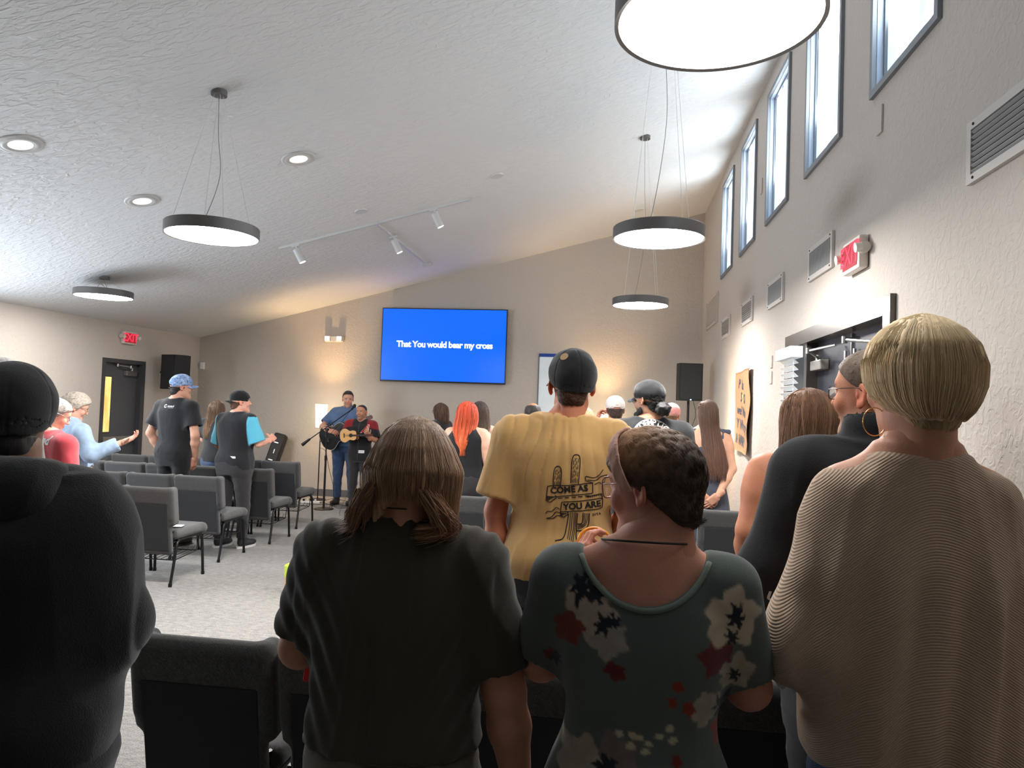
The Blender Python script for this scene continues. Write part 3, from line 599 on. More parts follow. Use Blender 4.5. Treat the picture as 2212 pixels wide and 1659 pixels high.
# ================================================================ chairs
def fabric(name, c=(0.5,0.5,0.5,1), bs=420, rough=0.95, weave=0.0, var=0.06, sheen=0.25, bump=0.0015, attr=False, vscale=6):
    return mat(name, c, rough, bump=bump, bscale=bs, var=var, vscale=vscale, weave=weave, sheen=sheen, spec=0.2, attr=attr)
M_CUSH = fabric('chair_fabric', lin(60, 58, 57), 350, weave=0.0015, sheen=0.35, bump=0.002)
M_PANEL = fabric('chair_back_panel', lin(44, 44, 46), 500, sheen=0.1)
M_LEG = mat('chair_frame', lin(30, 30, 32), 0.35, 0.5)
TILT = math.radians(9)
def build_chair():
    t = empty('stacking_chair', (0, 0, 0))
    # backrest cushion in its own upright frame, then tilted about the seat line
    f = Field((-0.29, -0.10, -0.06), (0.29, 0.12, 0.58), 0.010)
    f.box((0, 0.0, 0.385), (0.246, 0.036, 0.145), 0.034)
    f.box((0, 0.0, 0.14), (0.215, 0.030, 0.20), 0.028, k=0.012)
    for s in (-1, 1): f.box((s*0.216, 0.028, 0.36), (0.034, 0.050, 0.165), 0.028, k=0.02)
    f.box((0, -0.040, 0.185), (0.203, 0.013, 0.205), 0.006, op='s')
    V, F = f.mesh(1)
    Rt = np.array(Matrix.Rotation(TILT, 3, 'X')); V = V@Rt.T+np.array([0, 0.055, 0.315])
    link('backrest', np_mesh('backrest', V, F), M_CUSH, t)
    g = MB(); g.box((0, 0, 0), (0.400, 0.008, 0.405), bev=0.003)
    o = g.build('back_panel', M_PANEL, t); o.location = Vector((0, 0.055, 0.315))+Matrix.Rotation(TILT, 3, 'X') @ Vector((0, -0.0285, 0.185)); o.rotation_euler = (TILT, 0, 0)
    f = Field((-0.28, 0.0, 0.32), (0.28, 0.58, 0.50), 0.010)
    f.box((0, 0.30, 0.425), (0.245, 0.245, 0.042), 0.036); f.cone((-0.21, 0.50, 0.415), (0.21, 0.50, 0.415), 0.045, 0.045, k=0.03)
    V, F = f.mesh(1); link('seat', np_mesh('seat', V, F), M_CUSH, t)
    for s in (-1, 1):
        g = MB(); g.tube(smooth_path([(s*0.222, 0.14, 0.375), (s*0.225, 0.10, 0.34), (s*0.232, 0.055, 0.17), (s*0.238, 0.01, 0.015)], 4), 0.0125, 10); lg = g.build('leg', M_LEG, t, True, angle=40)
        g = MB(); g.cyl((s*0.238, 0.009, 0.0), (s*0.238, 0.012, 0.028), 0.0155, n=12); g.build('foot_cap', M_LEG, lg)
        g = MB(); g.tube(smooth_path([(s*0.222, 0.40, 0.375), (s*0.225, 0.465, 0.355), (s*0.230, 0.485, 0.29), (s*0.238, 0.505, 0.015)], 4), 0.0125, 10); lg = g.build('leg', M_LEG, t, True, angle=40)
        g = MB(); g.cyl((s*0.238, 0.505, 0.0), (s*0.238, 0.505, 0.028), 0.0155, n=12); g.build('foot_cap', M_LEG, lg)
    g = MB()
    for s in (-1, 1):
        g.tube([(s*0.222, 0.10, 0.378), (s*0.222, 0.46, 0.378)], 0.0115, 8)
        g.tube([(s*0.205, 0.13, 0.38), (s*0.205, 0.075, 0.36), (s*0.205, 0.062, 0.46)], 0.010, 8)
    g.tube([(-0.222, 0.13, 0.376), (0.222, 0.13, 0.376)], 0.010, 8); g.tube([(-0.222, 0.43, 0.376), (0.222, 0.43, 0.376)], 0.010, 8)
    g.build('seat_frame', M_LEG, t, True, angle=40)
    g = MB()
    for yy, zz in ((0.06, 0.215), (0.40, 0.235)): g.tube([(-0.232, yy, zz), (0.232, yy, zz)], 0.005, 8)
    for i in range(9):
        x = -0.20+i*0.05; g.tube([(x, 0.06, 0.215), (x, 0.38, 0.235), (x, 0.42, 0.275)], 0.0028, 6)
    for s in (-1, 1): g.tube([(s*0.232, 0.06, 0.215), (s*0.232, 0.40, 0.235), (s*0.226, 0.44, 0.37)], 0.005, 6)
    g.build('book_rack', M_LEG, t, True, angle=40); return t
chair0 = build_chair(); used = [False]
def chair(x, y, rz, label, group):
    o = chair0 if not used[0] else copy_tree(chair0); used[0] = True
    o.location = (x, y, 0); o.rotation_euler = (0, 0, rz); tag(o, label, 'chair', group); return o
GL, GR = 'charcoal chairs left of the aisle', 'charcoal chairs right of the aisle'
PI2 = 0.515
for r, (y, xr, labs) in enumerate([
    (5.72, -3.64, ['charcoal aisle chair nearest the camera in the left block, white paper on its seat', 'chair left of the nearest left-block aisle chair, beyond the black hoodie', 'third chair of the nearest left-block row, hidden behind the black hoodie']),
    (6.69, -3.76, ['second aisle chair of the left block, before the person with sky blue sleeves', 'chair left of the second-row aisle chair, behind its top rail', 'second left-block row, third chair from the aisle', 'second left-block row, fourth chair from the aisle, by the red T-shirt']),
    (7.68, -3.72, ['charcoal aisle chair of the third left-block row, right of the teal-sleeved jersey', 'chair between the legs of the two standing men in the third left-block row', 'chair at the hips of the man in the denim cap, third left-block row', 'third-row chair left of the man in the denim cap', 'third-row chair nearest the left door, fifth from the aisle']),
    (8.68, -3.86, ['charcoal aisle chair of the farthest left-block row, near the floor lamp', 'farthest-row chair half hidden by the third-row aisle chair', 'farthest-row chair behind the man in the teal-sleeved jersey', 'farthest-row chair behind the man in the denim cap', 'farthest-row chair in front of the left door, top rail showing', 'farthest-row chair at the left door frame'])]):
    for i, lab in enumerate(labs):
        if 'hidden behind the black hoodie' in lab: continue
        chair(xr-0.252-i*PI2, y, 0, lab, GL)
for (x, y, rz, lab) in [
    (-1.29, 2.24, 0.00, 'dark foreground chair back between the black hoodie and the olive shirt'), (-0.775, 2.24, 0.0, 'foreground chair behind the left arm of the woman in the olive shirt'),
    (-0.20, 2.24, 0.0, 'foreground chair between the olive shirt and the floral dress'), (0.34, 2.28, 0.0, 'foreground chair between the floral dress and the cream sweater'), (0.86, 2.30, 0.0, 'foreground chair in front of the woman in the cream sweater'),
    (-0.30, 3.50, 0.0, 'second-row chair in front of the man in the yellow shirt'), (0.27, 3.52, 0.0, 'second-row chair hidden behind the floral dress woman'), (0.79, 3.52, 0.0, 'second-row chair beside the tan corduroy trousers'),
    (-1.27, 6.22, 0.0, 'chair right of the olive shirt woman\'s hair, in front of the woman with red hair'), (-0.735, 6.16, 0.0, 'chair just left of the man in the yellow shirt'), (-0.2, 6.2, 0.0, 'chair hidden beyond the man in the yellow shirt'),
    (0.44, 6.24, 0.0, 'third-row chair right of the short-haired woman\'s head'), (0.985, 6.16, 0.0, 'third-row chair behind the woman in the slate dress'),
    (-1.46, 7.12, 0.0, 'fourth-row chair in front of the woman in the grey tank top'), (-0.94, 7.12, 0.0, 'fourth-row chair left of the yellow shirt'), (-1.62, 8.80, 0.0, 'far chair behind the jeans of the dark-haired woman'), (-1.1, 8.80, 0.0, 'far chair right of the dark-haired woman'), (-1.0, 9.75, 0.0, 'farthest right-block chair right of the dark-haired woman')]:
    if 'hidden' in lab: continue
    chair(x, y, rz, lab, GR)
# ================================================================ stage gear
# guitar case leaning
t = empty('guitar_case', (-5.71, 11.33, 0.0), math.radians(8), 'tall black guitar case leaning on the back wall left of the lamp', 'instrument case'); t.rotation_euler = (math.radians(-14), math.radians(13), math.radians(8))
M_CASE = mat('case_black', lin(34, 30, 30), 0.55, bump=0.001, bscale=300)
g = MB(); g.box((0, 0, 0.56), (0.20, 0.20, 1.06), bev=0.045, seg=3); g.build('shell', M_CASE, t, True, angle=35)
g = MB()
for zz in (0.62, 0.92):
    g.box((-0.01, -0.103, zz), (0.075, 0.010, 0.022), bev=0.004)
g.build('latch', M_STEEL, t)
g = MB(); g.box((0.0, -0.102, 0.77), (0.010, 0.006, 0.07)); g.build('badge', M_STEEL, t)
# mic stand
t = empty('microphone_stand', (-4.22, 10.40, 0), 0, 'black boom microphone stand with round base in front of the guitarist', 'microphone stand')
g = MB(); g.lathe([(0.0005, 0), (0.145, 0), (0.145, 0.010), (0.10, 0.020), (0.02, 0.030), (0.016, 0.05)]); g.build('base', M_POLE, t, True, angle=30)
g = MB(); g.cyl((0, 0, 0.03), (0, 0, 0.78), 0.016, n=14); g.cyl((0, 0, 0.78), (0, 0, 1.13), 0.010, n=12); g.cyl((0, 0, 0.73), (0, 0, 0.80), 0.020, n=12); g.build('pole', M_POLE, t)
g = MB(); g.cyl((-0.34, 0, 0.98), (0.36, 0.02, 1.50), 0.008, n=10); g.build('boom', M_POLE, t)
g = MB(); g.cyl((-0.38, 0, 0.945), (-0.26, 0, 1.04), 0.026, 0.016, n=14); g.build('counterweight', M_POLE, t, True, angle=40)
g = MB(); g.cyl((0, -0.03, 1.19), (0, 0.03, 1.19), 0.022, n=12); g.cyl((0, 0, 1.12), (0, 0, 1.2), 0.015, n=12); g.build('clutch', M_POLE, t)
g = MB(); g.cyl((0.36, 0.02, 1.50), (0.385, 0.045, 1.545), 0.012, 0.018, n=12); g.lathe([(0.0005, -0.03), (0.018, -0.024), (0.026, 0), (0.018, 0.024), (0.0005, 0.03)], (0.395, 0.055, 1.56), 16); g.build('microphone', M_POLE, t, True, angle=40)
g = MB(); g.tube(smooth_path([(0.37, 0.03, 1.52), (0.2, 0.03, 1.3), (0.03, 0.0, 1.10), (-0.10, 0.05, 1.02), (-0.12, 0.05, 0.92), (-0.02, 0.03, 0.86), (0.04, 0.05, 0.6), (0.12, 0.06, 0.3), (0.10, 0.08, 0.03), (0.0, 0.25, 0.012), (0.2, 0.35, 0.010)], 8), 0.0035, 6); g.build('cable', M_POLE, t, True)
def cord(pts, label, r=0.0035, m=None):
    g = MB(); g.tube(smooth_path(pts, 8), r, 6); return tag(g.build('floor_cable', m or M_POLE, None, True), label, 'cable', 'black cables around the microphone stand')
cord([(-4.86, 11.0, 0.006), (-4.6, 10.8, 0.008), (-4.2, 10.9, 0.006), (-3.95, 10.72, 0.006), (-4.05, 10.55, 0.008), (-4.35, 10.9, 0.006), (-4.75, 11.1, 0.006)], 'looped black cable lying right of the microphone stand base')
cord([(-5.0, 10.85, 0.006), (-4.7, 10.95, 0.03), (-4.55, 11.05, 0.006), (-4.4, 11.2, 0.05), (-4.15, 11.3, 0.006), (-3.9, 11.25, 0.006)], 'black cable lying behind the power strip')
t = empty('power_strip', (-4.66, 10.93, 0), 0.2, 'white power strip on the floor by the microphone stand', 'power strip')
g = MB(); g.box((0, 0, 0.018), (0.30, 0.05, 0.036), bev=0.006); g.build('housing', mat('plate_white'), t)
for i in range(4):
    g = MB(); g.box((-0.10+i*0.06, 0, 0.05), (0.03, 0.03, 0.035), bev=0.004); g.build('plug', M_WHT if i % 2 else M_POLE, t)
# PA speaker
t = empty('speaker_stand', (1.06, 10.35, 0), 0, 'black tripod speaker stand near the far right corner', 'speaker stand')
g = MB(); g.cyl((0, 0, 0.25), (0, 0, 1.80), 0.0175, n=14); g.cyl((0, 0, 0.25), (0, 0, 1.15), 0.022, n=14); g.build('pole', M_POLE, t)
for k in range(3):
    a = k*2*PI/3+0.5+PI; g = MB(); g.cyl((0.02*math.cos(a), 0.02*math.sin(a), 0.72), (0.33*math.cos(a), 0.33*math.sin(a), 0.012), 0.011, n=8); g.build('leg', M_POLE, t)
g = MB(); g.cyl((-0.06, 0, 1.13), (0.03, 0, 1.13), 0.016, n=10); g.cyl((0, 0, 0.69), (0, 0, 0.76), 0.032, n=12); g.build('collar', M_POLE, t)
t = empty('loudspeaker', (1.06, 10.35, 1.80), math.radians(6), 'black loudspeaker on a tripod stand near the far right corner', 'speaker')
g = MB(); g.poly([(-.16, -.15, 0), (.16, -.15, 0), (.17, .02, 0), (.09, .16, 0), (-.09, .16, 0), (-.17, .02, 0)], 0.515); g.build('cabinet', M_SPK, t)
g = MB(); g.box((0, -0.153, 0.26), (0.29, 0.008, 0.48), bev=0.003); g.build('grille', M_SPG, t)
g = MB(); g.cyl((0, -0.16, 0.012), (0, -0.155, 0.012), 0.008, n=10); g.build('status_led', mat('led_blue', (.5, .7, 1, 1), .4, emit=(.6, .8, 1), estr=3), t)
cord([(1.12, 10.33, 1.82), (1.16, 10.3, 1.6), (1.09, 10.3, 1.35), (1.14, 10.32, 1.1), (1.08, 10.33, .7), (1.2, 10.4, 0.01), (1.3, 10.9, 0.01)], 'black cable hanging from the loudspeaker down its stand')['group'] = 'speaker cable'
# small wooden table at the back
t = empty('console_table', (-0.85, 10.9, 0), 0, 'light wood table behind the dark-haired woman in the grey tank top', 'table'); M_WOOD = mat('light_wood', lin(196, 158, 116), 0.5, var=0.12, vscale=5)
g = MB(); g.box((0, 0, 1.02), (1.15, 0.40, 0.03), bev=0.004); g.build('table_top', M_WOOD, t)
g = MB(); g.box((0, -0.17, 0.94), (1.10, 0.02, 0.11)); g.build('apron', M_WOOD, t)
g = MB(); g.box((0, -0.17, 0.875), (1.12, 0.03, 0.018)); g.build('dark_rail', M_POLE, t)  # black rail along the lower edge of the apron
for sx in (-1, 1):
    for sy in (-1, 1): g = MB(); g.box((sx*.54, sy*.16, .5), (.05, .05, 1.0)); g.build('leg', M_WOOD, t)
# paper on chairs, bag on floor, things on the chairs
g = MB(); g.box((-3.76, 5.93, 0.479), (0.13, 0.10, 0.002), Matrix.Rotation(0.3, 3, 'Z')); tag(g.build('paper_sheet', mat('paper', lin(235, 232, 226), 0.8)), 'folded white paper on the seat of the nearest left-block aisle chair', 'paper')
# ================================================================ people
M_SKIN = mat('skin', (0.6, 0.4, 0.3, 1), 0.55, bump=0.0006, bscale=300, attr=True, spec=0.35, sss=0.06)
def mixc(c, m, d):
    m = np.clip(m, 0, 1)[:, None]; return c*(1-m)+np.array(d[:3])[None, :]*m
def sm(a, b, x): t = np.clip((x-a)/(b-a), 0, 1); return t*t*(3-2*t)
def head_mesh(hs, h, fem=0.0, nose=1.0, jaw=1.0, ears=True):
    f = Field((-0.105, -0.125, -0.14), (0.105, 0.145, 0.135), h/hs)
    f.ell((0, -0.012, 0.040), (0.076, 0.097, 0.083)); f.ell((0, 0.035, 0.045), (0.066, 0.056, 0.062), k=0.03)
    f.ell((0, 0.030, -0.030), (0.058*jaw, 0.060, 0.078), k=0.03)
    f.cone((-0.036*jaw, -0.005, -0.062), (0.0, 0.068, -0.094), 0.026, 0.022, k=0.03); f.cone((0.036*jaw, -0.005, -0.062), (0.0, 0.068, -0.094), 0.026, 0.022, k=0.03)
    f.cone((-0.03, 0.080, 0.036), (0.03, 0.080, 0.036), 0.012, 0.012, k=0.015)
    for s in (-1, 1):
        f.ell((s*0.032, 0.098, 0.016), (0.017, 0.014, 0.011), k=0.012, op='s'); f.ell((s*0.031, 0.0775, 0.016), (0.0135, 0.0135, 0.0125))
        f.ell((s*0.040, 0.070, -0.018), (0.020, 0.017, 0.022), k=0.02)
        f.cone((s*0.015, 0.0925, 0.017+0.010), (s*0.045, 0.080, 0.024), 0.004, 0.004, k=0.006)
    f.cone((0, 0.086, 0.026), (0, 0.106*nose+0.004*(1-nose), -0.014), 0.007, 0.0115, k=0.014)
    for s in (-1, 1): f.ell((s*0.011, 0.097, -0.018), (0.0085, 0.010, 0.0075), k=0.006)
    f.ell((0, 0.088, -0.043), (0.022, 0.010, 0.0050), k=0.006); f.ell((0, 0.087, -0.053), (0.019, 0.010, 0.006), k=0.006)
    f.cone((-0.02, 0.1, -0.0475), (0.02, 0.1, -0.0475), 0.0022, 0.0022, k=0.002, op='s')
    if ears:
        for s in (-1, 1):
            R = Matrix.Rotation(s*0.42, 4, 'Z') @ Matrix.Rotation(-0.15, 4, 'X'); c = np.array((s*0.081, -0.008, 0.004))
            f.ell(c, (0.0065, 0.019, 0.031), k=0.006, rot=R); f.ell(c+(s*0.0045, 0.003, 0.004), (0.004, 0.011, 0.020), k=0.004, rot=R, op='s')
            f.ell(c+(-s*0.003, 0.006, -0.025), (0.006, 0.009, 0.010), k=0.006, rot=R); f.ell(c+(-s*0.001, 0.012, -0.002), (0.004, 0.004, 0.007), k=0.003)
    f.cone((0, -0.028, -0.03), (0, -0.035, -0.15), 0.052, 0.052, k=0.03)
    return f.mesh(1)
def hand_mesh(wr, d, n, side, curl, S, h, spread=0.06, thumb=0.7):
    """palm, four bent fingers of unequal length and a thumb leaving the side of the palm"""
    q = 0.105*S; wr = Vector(wr); d = Vector(d).normalized(); n = Vector(n); n = (n-d*n.dot(d)).normalized(); s = d.cross(n)*side
    f = Field(np.array(wr)-0.16*S/1.7-0.04, np.array(wr)+0.16*S/1.7+0.04, h); k = S/1.7
    pc = wr+d*0.052*k
    R = Matrix(((s.x, d.x, n.x), (s.y, d.y, n.y), (s.z, d.z, n.z)))
    if R.determinant() < 0: R = Matrix(((-s.x, d.x, n.x), (-s.y, d.y, n.y), (-s.z, d.z, n.z)))
    f.box(tuple(pc), (0.039*k, 0.050*k, 0.0145*k), 0.013*k, rot=R.to_4x4()); f.cone(tuple(wr-d*0.05*k), tuple(wr+d*0.02*k), 0.027*k, 0.026*k, k=0.02, flat=(tuple(n), 1.35))
    f.cone(tuple(wr+d*0.02*k+s*0.022*k), tuple(wr+d*0.052*k+s*0.030*k+n*0.006*k), 0.014*k, 0.014*k, k=0.015)
    L = [0.072, 0.079, 0.073, 0.057]; off = [0.030, 0.010, -0.010, -0.029]; bs = [0.095, 0.099, 0.095, 0.086]
    for i in range(4):
        b = wr+d*bs[i]*k+s*off[i]*k; a = 0.0; dd = d+s*(spread*(1.5-i)); dd.normalize(); r = [0.0090, 0.0082, 0.0074, 0.0064]; p = b-dd*0.012*k
        c = curl*(1+0.12*(i-1.5)); f.cone(tuple(p), tuple(b), 0.0095*k, 0.0093*k, k=0.006)
        p = b
        for j, fr in enumerate((0.46, 0.30, 0.24)):
            a += c*(0.75 if j == 0 else 1.0); e = p+(dd*math.cos(a)+n*math.sin(a))*L[i]*fr*k
            f.cone(tuple(p), tuple(e), r[j]*k, r[j+1]*k, k=0.002); p = e
    b = wr+d*0.030*k+s*0.034*k+n*0.004; dd = (d*0.72+s*thumb+n*0.25*(1+curl)).normalized(); p = b
    for j, ln in enumerate((0.040, 0.030)):
        e = p+dd*ln*k; f.cone(tuple(p), tuple(e), (0.0125, 0.0105)[j]*k, (0.0105, 0.0085)[j]*k, k=0.006); p = e; dd = (dd+n*0.25+d*0.25).normalized()
    return f.mesh(1)
class Person: pass
def person(label, x, y, rz, S, skin=(205, 160, 135), head=(0, 0, 0), hoff=(0, 0, 0), sw=0.185, bw=1.0, bd=1.0, arms=None, h=0.009, hh=0.004, jaw=1.0, nose=1.0, arm_r=1.0,
           beard=None, brow=(60, 45, 35), lips=0.5, legs=None, face_col=None, root_z=0.0, neck_r=1.0, hand_h=None, lean=0.0, trunk=0.86, up=0.9, ears=True):
    P = Person(); t = empty('person', (x, y, root_z), rz, label, 'person'); P.root = t; P.S = S; P.h = h; P.bw = bw; P.bd = bd; q = S/1.7; P.q = q; P.sw = sw
    P.zs = 0.812*S; P.zn = 0.862*S
    P.sh = {s: np.array((s*sw, -0.005+lean, P.zs)) for s in (-1, 1)}
    hs = q*0.98; P.hs = hs
    P.HM = Matrix.Translation((hoff[0], hoff[1]+lean, S-0.121*hs+hoff[2])) @ Matrix.Rotation(math.radians(head[0]), 4, 'Z') @ Matrix.Rotation(math.radians(head[1]), 4, 'X') @ Matrix.Rotation(math.radians(head[2]), 4, 'Y') @ Matrix.Scale(hs, 4)
    P.HA = np.array(P.HM)
    def h2l(V): return V@P.HA[:3, :3].T+P.HA[:3, 3]
    P.h2l = h2l
    # ---- arms
    P.arms = {}
    for s in (-1, 1):
        a = (arms or {}).get(s)
        if a is None: a = dict(el=(s*(sw+0.045), -0.02, P.zs-0.30*q), wr=(s*(sw+0.055), 0.03, P.zs-0.55*q), d=(0, 0.1, -1), n=(-s, 0, 0), curl=0.35)
        P.arms[s] = a
    ar = q*arm_r
    parts = []
    rows = [(0.50*S, 0.165*bw, 0.11*bd, 0), (0.56*S, 0.172*bw, 0.12*bd, -0.01), (0.63*S, 0.148*bw, 0.10*bd, 0), (0.70*S, 0.155*bw, 0.105*bd, 0), (0.76*S, 0.165*bw, 0.112*bd, 0), (0.80*S, 0.155*bw, 0.10*bd, -0.008), (0.83*S, 0.115*bw, 0.075*bd, -0.015), (0.86*S, 0.058, 0.052, -0.02)]
    rows = [(r[0], r[1]*q, r[2]*q, r[3]+lean) for r in rows]; P.rows = rows; trows = [(r[0], r[1]*trunk, r[2]*trunk, r[3]) for r in rows]
    el = [P.arms[s]['el'] for s in (-1, 1)]+[P.arms[s]['wr'] for s in (-1, 1)]
    lo = np.min(np.array(el+[(-0.25, -0.2, 0.48*S)]), 0)-0.09; hi = np.max(np.array(el+[(0.25, 0.2, S-0.1)]), 0)+0.09
    lo[2] = min(lo[2], 0.48*S); f = Field(lo, hi, h)
    f.loft(trows); nk = P.HM @ Vector((0, -0.022, -0.05))
    f.cone((0, -0.018+lean, 0.835*S), tuple(nk), 0.060*q*neck_r, 0.053*q*neck_r, k=0.05)
    for s in (-1, 1):
        sh = P.sh[s]; f.cone((s*0.03, -0.018+lean, 0.848*S), tuple(sh+np.array((-s*0.01, 0, 0.012))), 0.045*q, 0.042*q, k=0.05)
        a = P.arms[s]; E = np.array(a['el'], float); Wr = np.array(a['wr'], float)
        f.cone(sh, sh+(E-sh)*0.35, 0.054*ar*up, 0.052*ar*up, k=0.03); f.cone(sh+(E-sh)*0.2, E, 0.051*ar*up, 0.039*ar, k=0.03)
        m = E+(Wr-E)*0.35; f.cone(E, m, 0.038*ar, 0.039*ar, k=0.02); f.cone(m, Wr, 0.039*ar, 0.026*ar, k=0.02)
    V, F = f.mesh(1); parts.append((V, F))
    Vh, Fh = head_mesh(hs, hh, jaw=jaw, nose=nose, ears=ears); nh = len(Vh)
    base = np.array(lin(*skin)[:3]); C = np.tile(base, (nh, 1)); X, Y, Z = Vh.T
    red = np.array((min(1, base[0]*1.12), base[1]*0.70, base[2]*0.68))
    C = mixc(C, 0.45*np.exp(-(((np.abs(X)-0.042)/0.018)**2+((Z+0.018)/0.016)**2))*(Y > 0.04), red); C = mixc(C, 0.5*np.exp(-((X/0.014)**2+((Z+0.014)/0.014)**2))*(Y > 0.08), red)
    C = mixc(C, 0.6*(np.abs(X) > 0.076), red)
    C = mixc(C, lips*1.2*sm(1.1, 0.8, np.sqrt((X/0.024)**2+((Z+0.048)/0.011)**2))*(Y > 0.07), np.array((base[0]*0.75, base[1]*0.38, base[2]*0.40)))
    bz = 0.037+0.10*np.abs(X)-2.2*np.maximum(np.abs(X)-0.02, 0)**1.0*0.12
    C = mixc(C, 0.85*sm(0.0055, 0.003, np.abs(Z-0.034-0.004*np.cos(X*60)))*sm(0.010, 0.014, np.abs(X))*sm(0.052, 0.046, np.abs(X))*(Y > 0.05), lin(*brow))
    for s in (-1, 1):
        dx, dy, dz = X-s*0.031, Y-0.0775, Z-0.016; rr = np.sqrt(dx*dx+dz*dz); on = (np.sqrt(dx*dx+dy*dy+dz*dz) < 0.0148)&(Y > 0.078)
        C = mixc(C, on*1.0*(np.abs(dz) < 0.006)*(np.abs(dx) < 0.0125), (0.62, 0.60, 0.56)); C = mixc(C, on*1.0*(rr < 0.0058), (0.05, 0.03, 0.02)); C = mixc(C, 0.8*on*(dz > 0.0048), (0.05, 0.03, 0.02))
    if beard is not None:
        bc, amt = beard; m = sm(0.0, 0.03, -0.028-Z+0.25*(Y-0.03)*0)*sm(-0.02, 0.01, Y)*(1-0.9*sm(1.25, 0.9, np.sqrt((X/0.02)**2+((Z+0.048)/0.010)**2)))
        C = mixc(C, amt*m, lin(*bc)); 
    parts.append((h2l(Vh), Fh)); Cb = [np.tile(base, (len(V), 1)), C]
    for s in (-1, 1):
        a = P.arms[s]
        if a.get('hide'): continue
        Vd, Fd = hand_mesh(a['wr'], a['d'], a['n'], -s if a.get('flip') else s, a['curl'], S, hand_h or max(hh*0.9, 0.0026), a.get('spread', 0.06), a.get('thumb', 0.7)); parts.append((Vd, Fd))
        c = np.tile(base, (len(Vd), 1)); c = mixc(c, 0.35*vnoise(Vd, 60, 3), red); Cb.append(c)
    V, F = join(parts); C = np.concatenate(Cb); C = C*(0.93+0.14*vnoise(V, 35, 1))[:, None]
    link('body', np_mesh('body', V, F, C), M_SKIN, t)
    return P
def in_garment(P, name, V, F, m, col=None, **k):
    return link(name, np_mesh(name, V, F, col, **k), m, P.root)
def shirt(P, m, name='shirt', rows=None, pad=0.018, sleeve=0.75, srad=1.0, hem=0.52, neck=(0.075, 0.070), neck_z=0.0, neck_y=0.0, amp=0.006, seed=0, sc=9.0, vert=0.35, slant=0.0, h=None, collar=None, col=None,
          flare=0.02, shoulder=0.0, forearm=1.0, n=2.4, kk=0.05, attrs=None, tank=None, extra=None):
    S, q = P.S, P.q; h = h or P.h; R = rows or [r for r in P.rows if r[0] >= hem*S]
    if rows is None and R[0][0] > hem*S: R = [(hem*S, R[0][1], R[0][2], R[0][3])]+R
    el = [P.arms[s]['el'] for s in (-1, 1)]+([P.arms[s]['wr'] for s in (-1, 1)] if sleeve > 1 else [])
    mw = max(r[1] for r in R)+pad; lo = np.min(np.array([tuple(e) for e in el]+[(-mw, -0.22, R[0][0])]), 0)-0.12; hi = np.max(np.array([tuple(e) for e in el]+[(mw, 0.24, 0.9*S)]), 0)+0.12
    lo[2] = min(x[0] for x in R)-0.04 if sleeve <= 1 else min(lo[2], min(x[0] for x in R)-0.04)
    hi[2] = 0.92*S+0.02
    f = Field(lo, hi, h); f.loft(R, pad=pad, n=n, zbot=0.0)
    ln = R[-1][3]
    for s in (-1, 1):
        sh = P.sh[s]; a = P.arms[s]; E = np.array(a['el'], float); Wr = np.array(a['wr'], float); r0 = 0.054*q*srad
        if tank is None: f.cone((s*0.035, -0.018+ln*0, 0.845*S), tuple(sh+np.array((-s*0.005, 0, 0.012+shoulder))), 0.045*q+pad*0.75, 0.044*q+pad*0.8, k=kk)
        else: f.cone((s*0.05, -0.02, 0.845*S), (s*tank, -0.01, 0.825*S), 0.030*q+pad*0.5, 0.022*q+pad*0.6, k=0.04)
        if sleeve > 0:
            if sleeve <= 1:
                e = sh+(E-sh)*sleeve; f.cone(sh, e, r0+pad, r0*0.9+pad+flare, k=kk, cap=0.0)
            else:
                f.cone(sh, E, r0+pad, r0*0.82+pad+flare*0.5, k=kk); fr = min(sleeve-1, 1)*0.99; f.cone(E, E+(Wr-E)*fr, r0*0.82+pad+flare*0.5, (0.030*q+pad+flare)*forearm, k=0.04, cap=0.0)
    # openings: neck, sleeve ends
    if neck and len(neck) == 2: f.ell((0, -0.005+neck_y, 0.868*S+neck_z), (neck[0]*q, neck[1]*q, 0.055*q), k=0.012, op='s')
    elif neck: f.ell(neck[:3], neck[3:], k=0.008, op='s')
    if sleeve > 0:
        for s in (-1, 1):
            sh = P.sh[s]; a = P.arms[s]; E = np.array(a['el'], float); Wr = np.array(a['wr'], float); r0 = 0.054*q*srad
            if sleeve <= 1: b = sh+(E-sh)*(sleeve+0.05); c = sh+(E-sh)*(sleeve-0.12); f.cone(c, b, 0.05*q, r0*0.9+pad+flare-max(0.007, h*1.0), k=0.004, op='s')
            else: b = E+(Wr-E)*(min(sleeve-1, 1)+0.05); c = E+(Wr-E)*(min(sleeve-1, 1)-0.15); f.cone(c, b, 0.026*q, (0.030*q+pad+flare)*forearm-max(0.006, h*0.9), k=0.004, op='s')
    if collar:
        f.cone((0, -0.020, 0.845*S), (0, -0.022, 0.845*S+collar*0.6), 0.062*q+0.018, 0.058*q+0.016, k=0.02); f.cone((0, -0.015, 0.85*S), (0, -0.01, 0.95*S), 0.060*q, 0.060*q, k=0.002, op='s')
    V, F = f.mesh(1)
    if amp: V = folds(V, F, amp, seed, sc, vert, slant)
    if extra: V = V+normals(V, F)*extra(V)[:, None]
    c = col(V) if col is not None else None
    P.last = in_garment(P, name, V, F, m, c, attrs=attrs(V) if attrs else None); return P.last
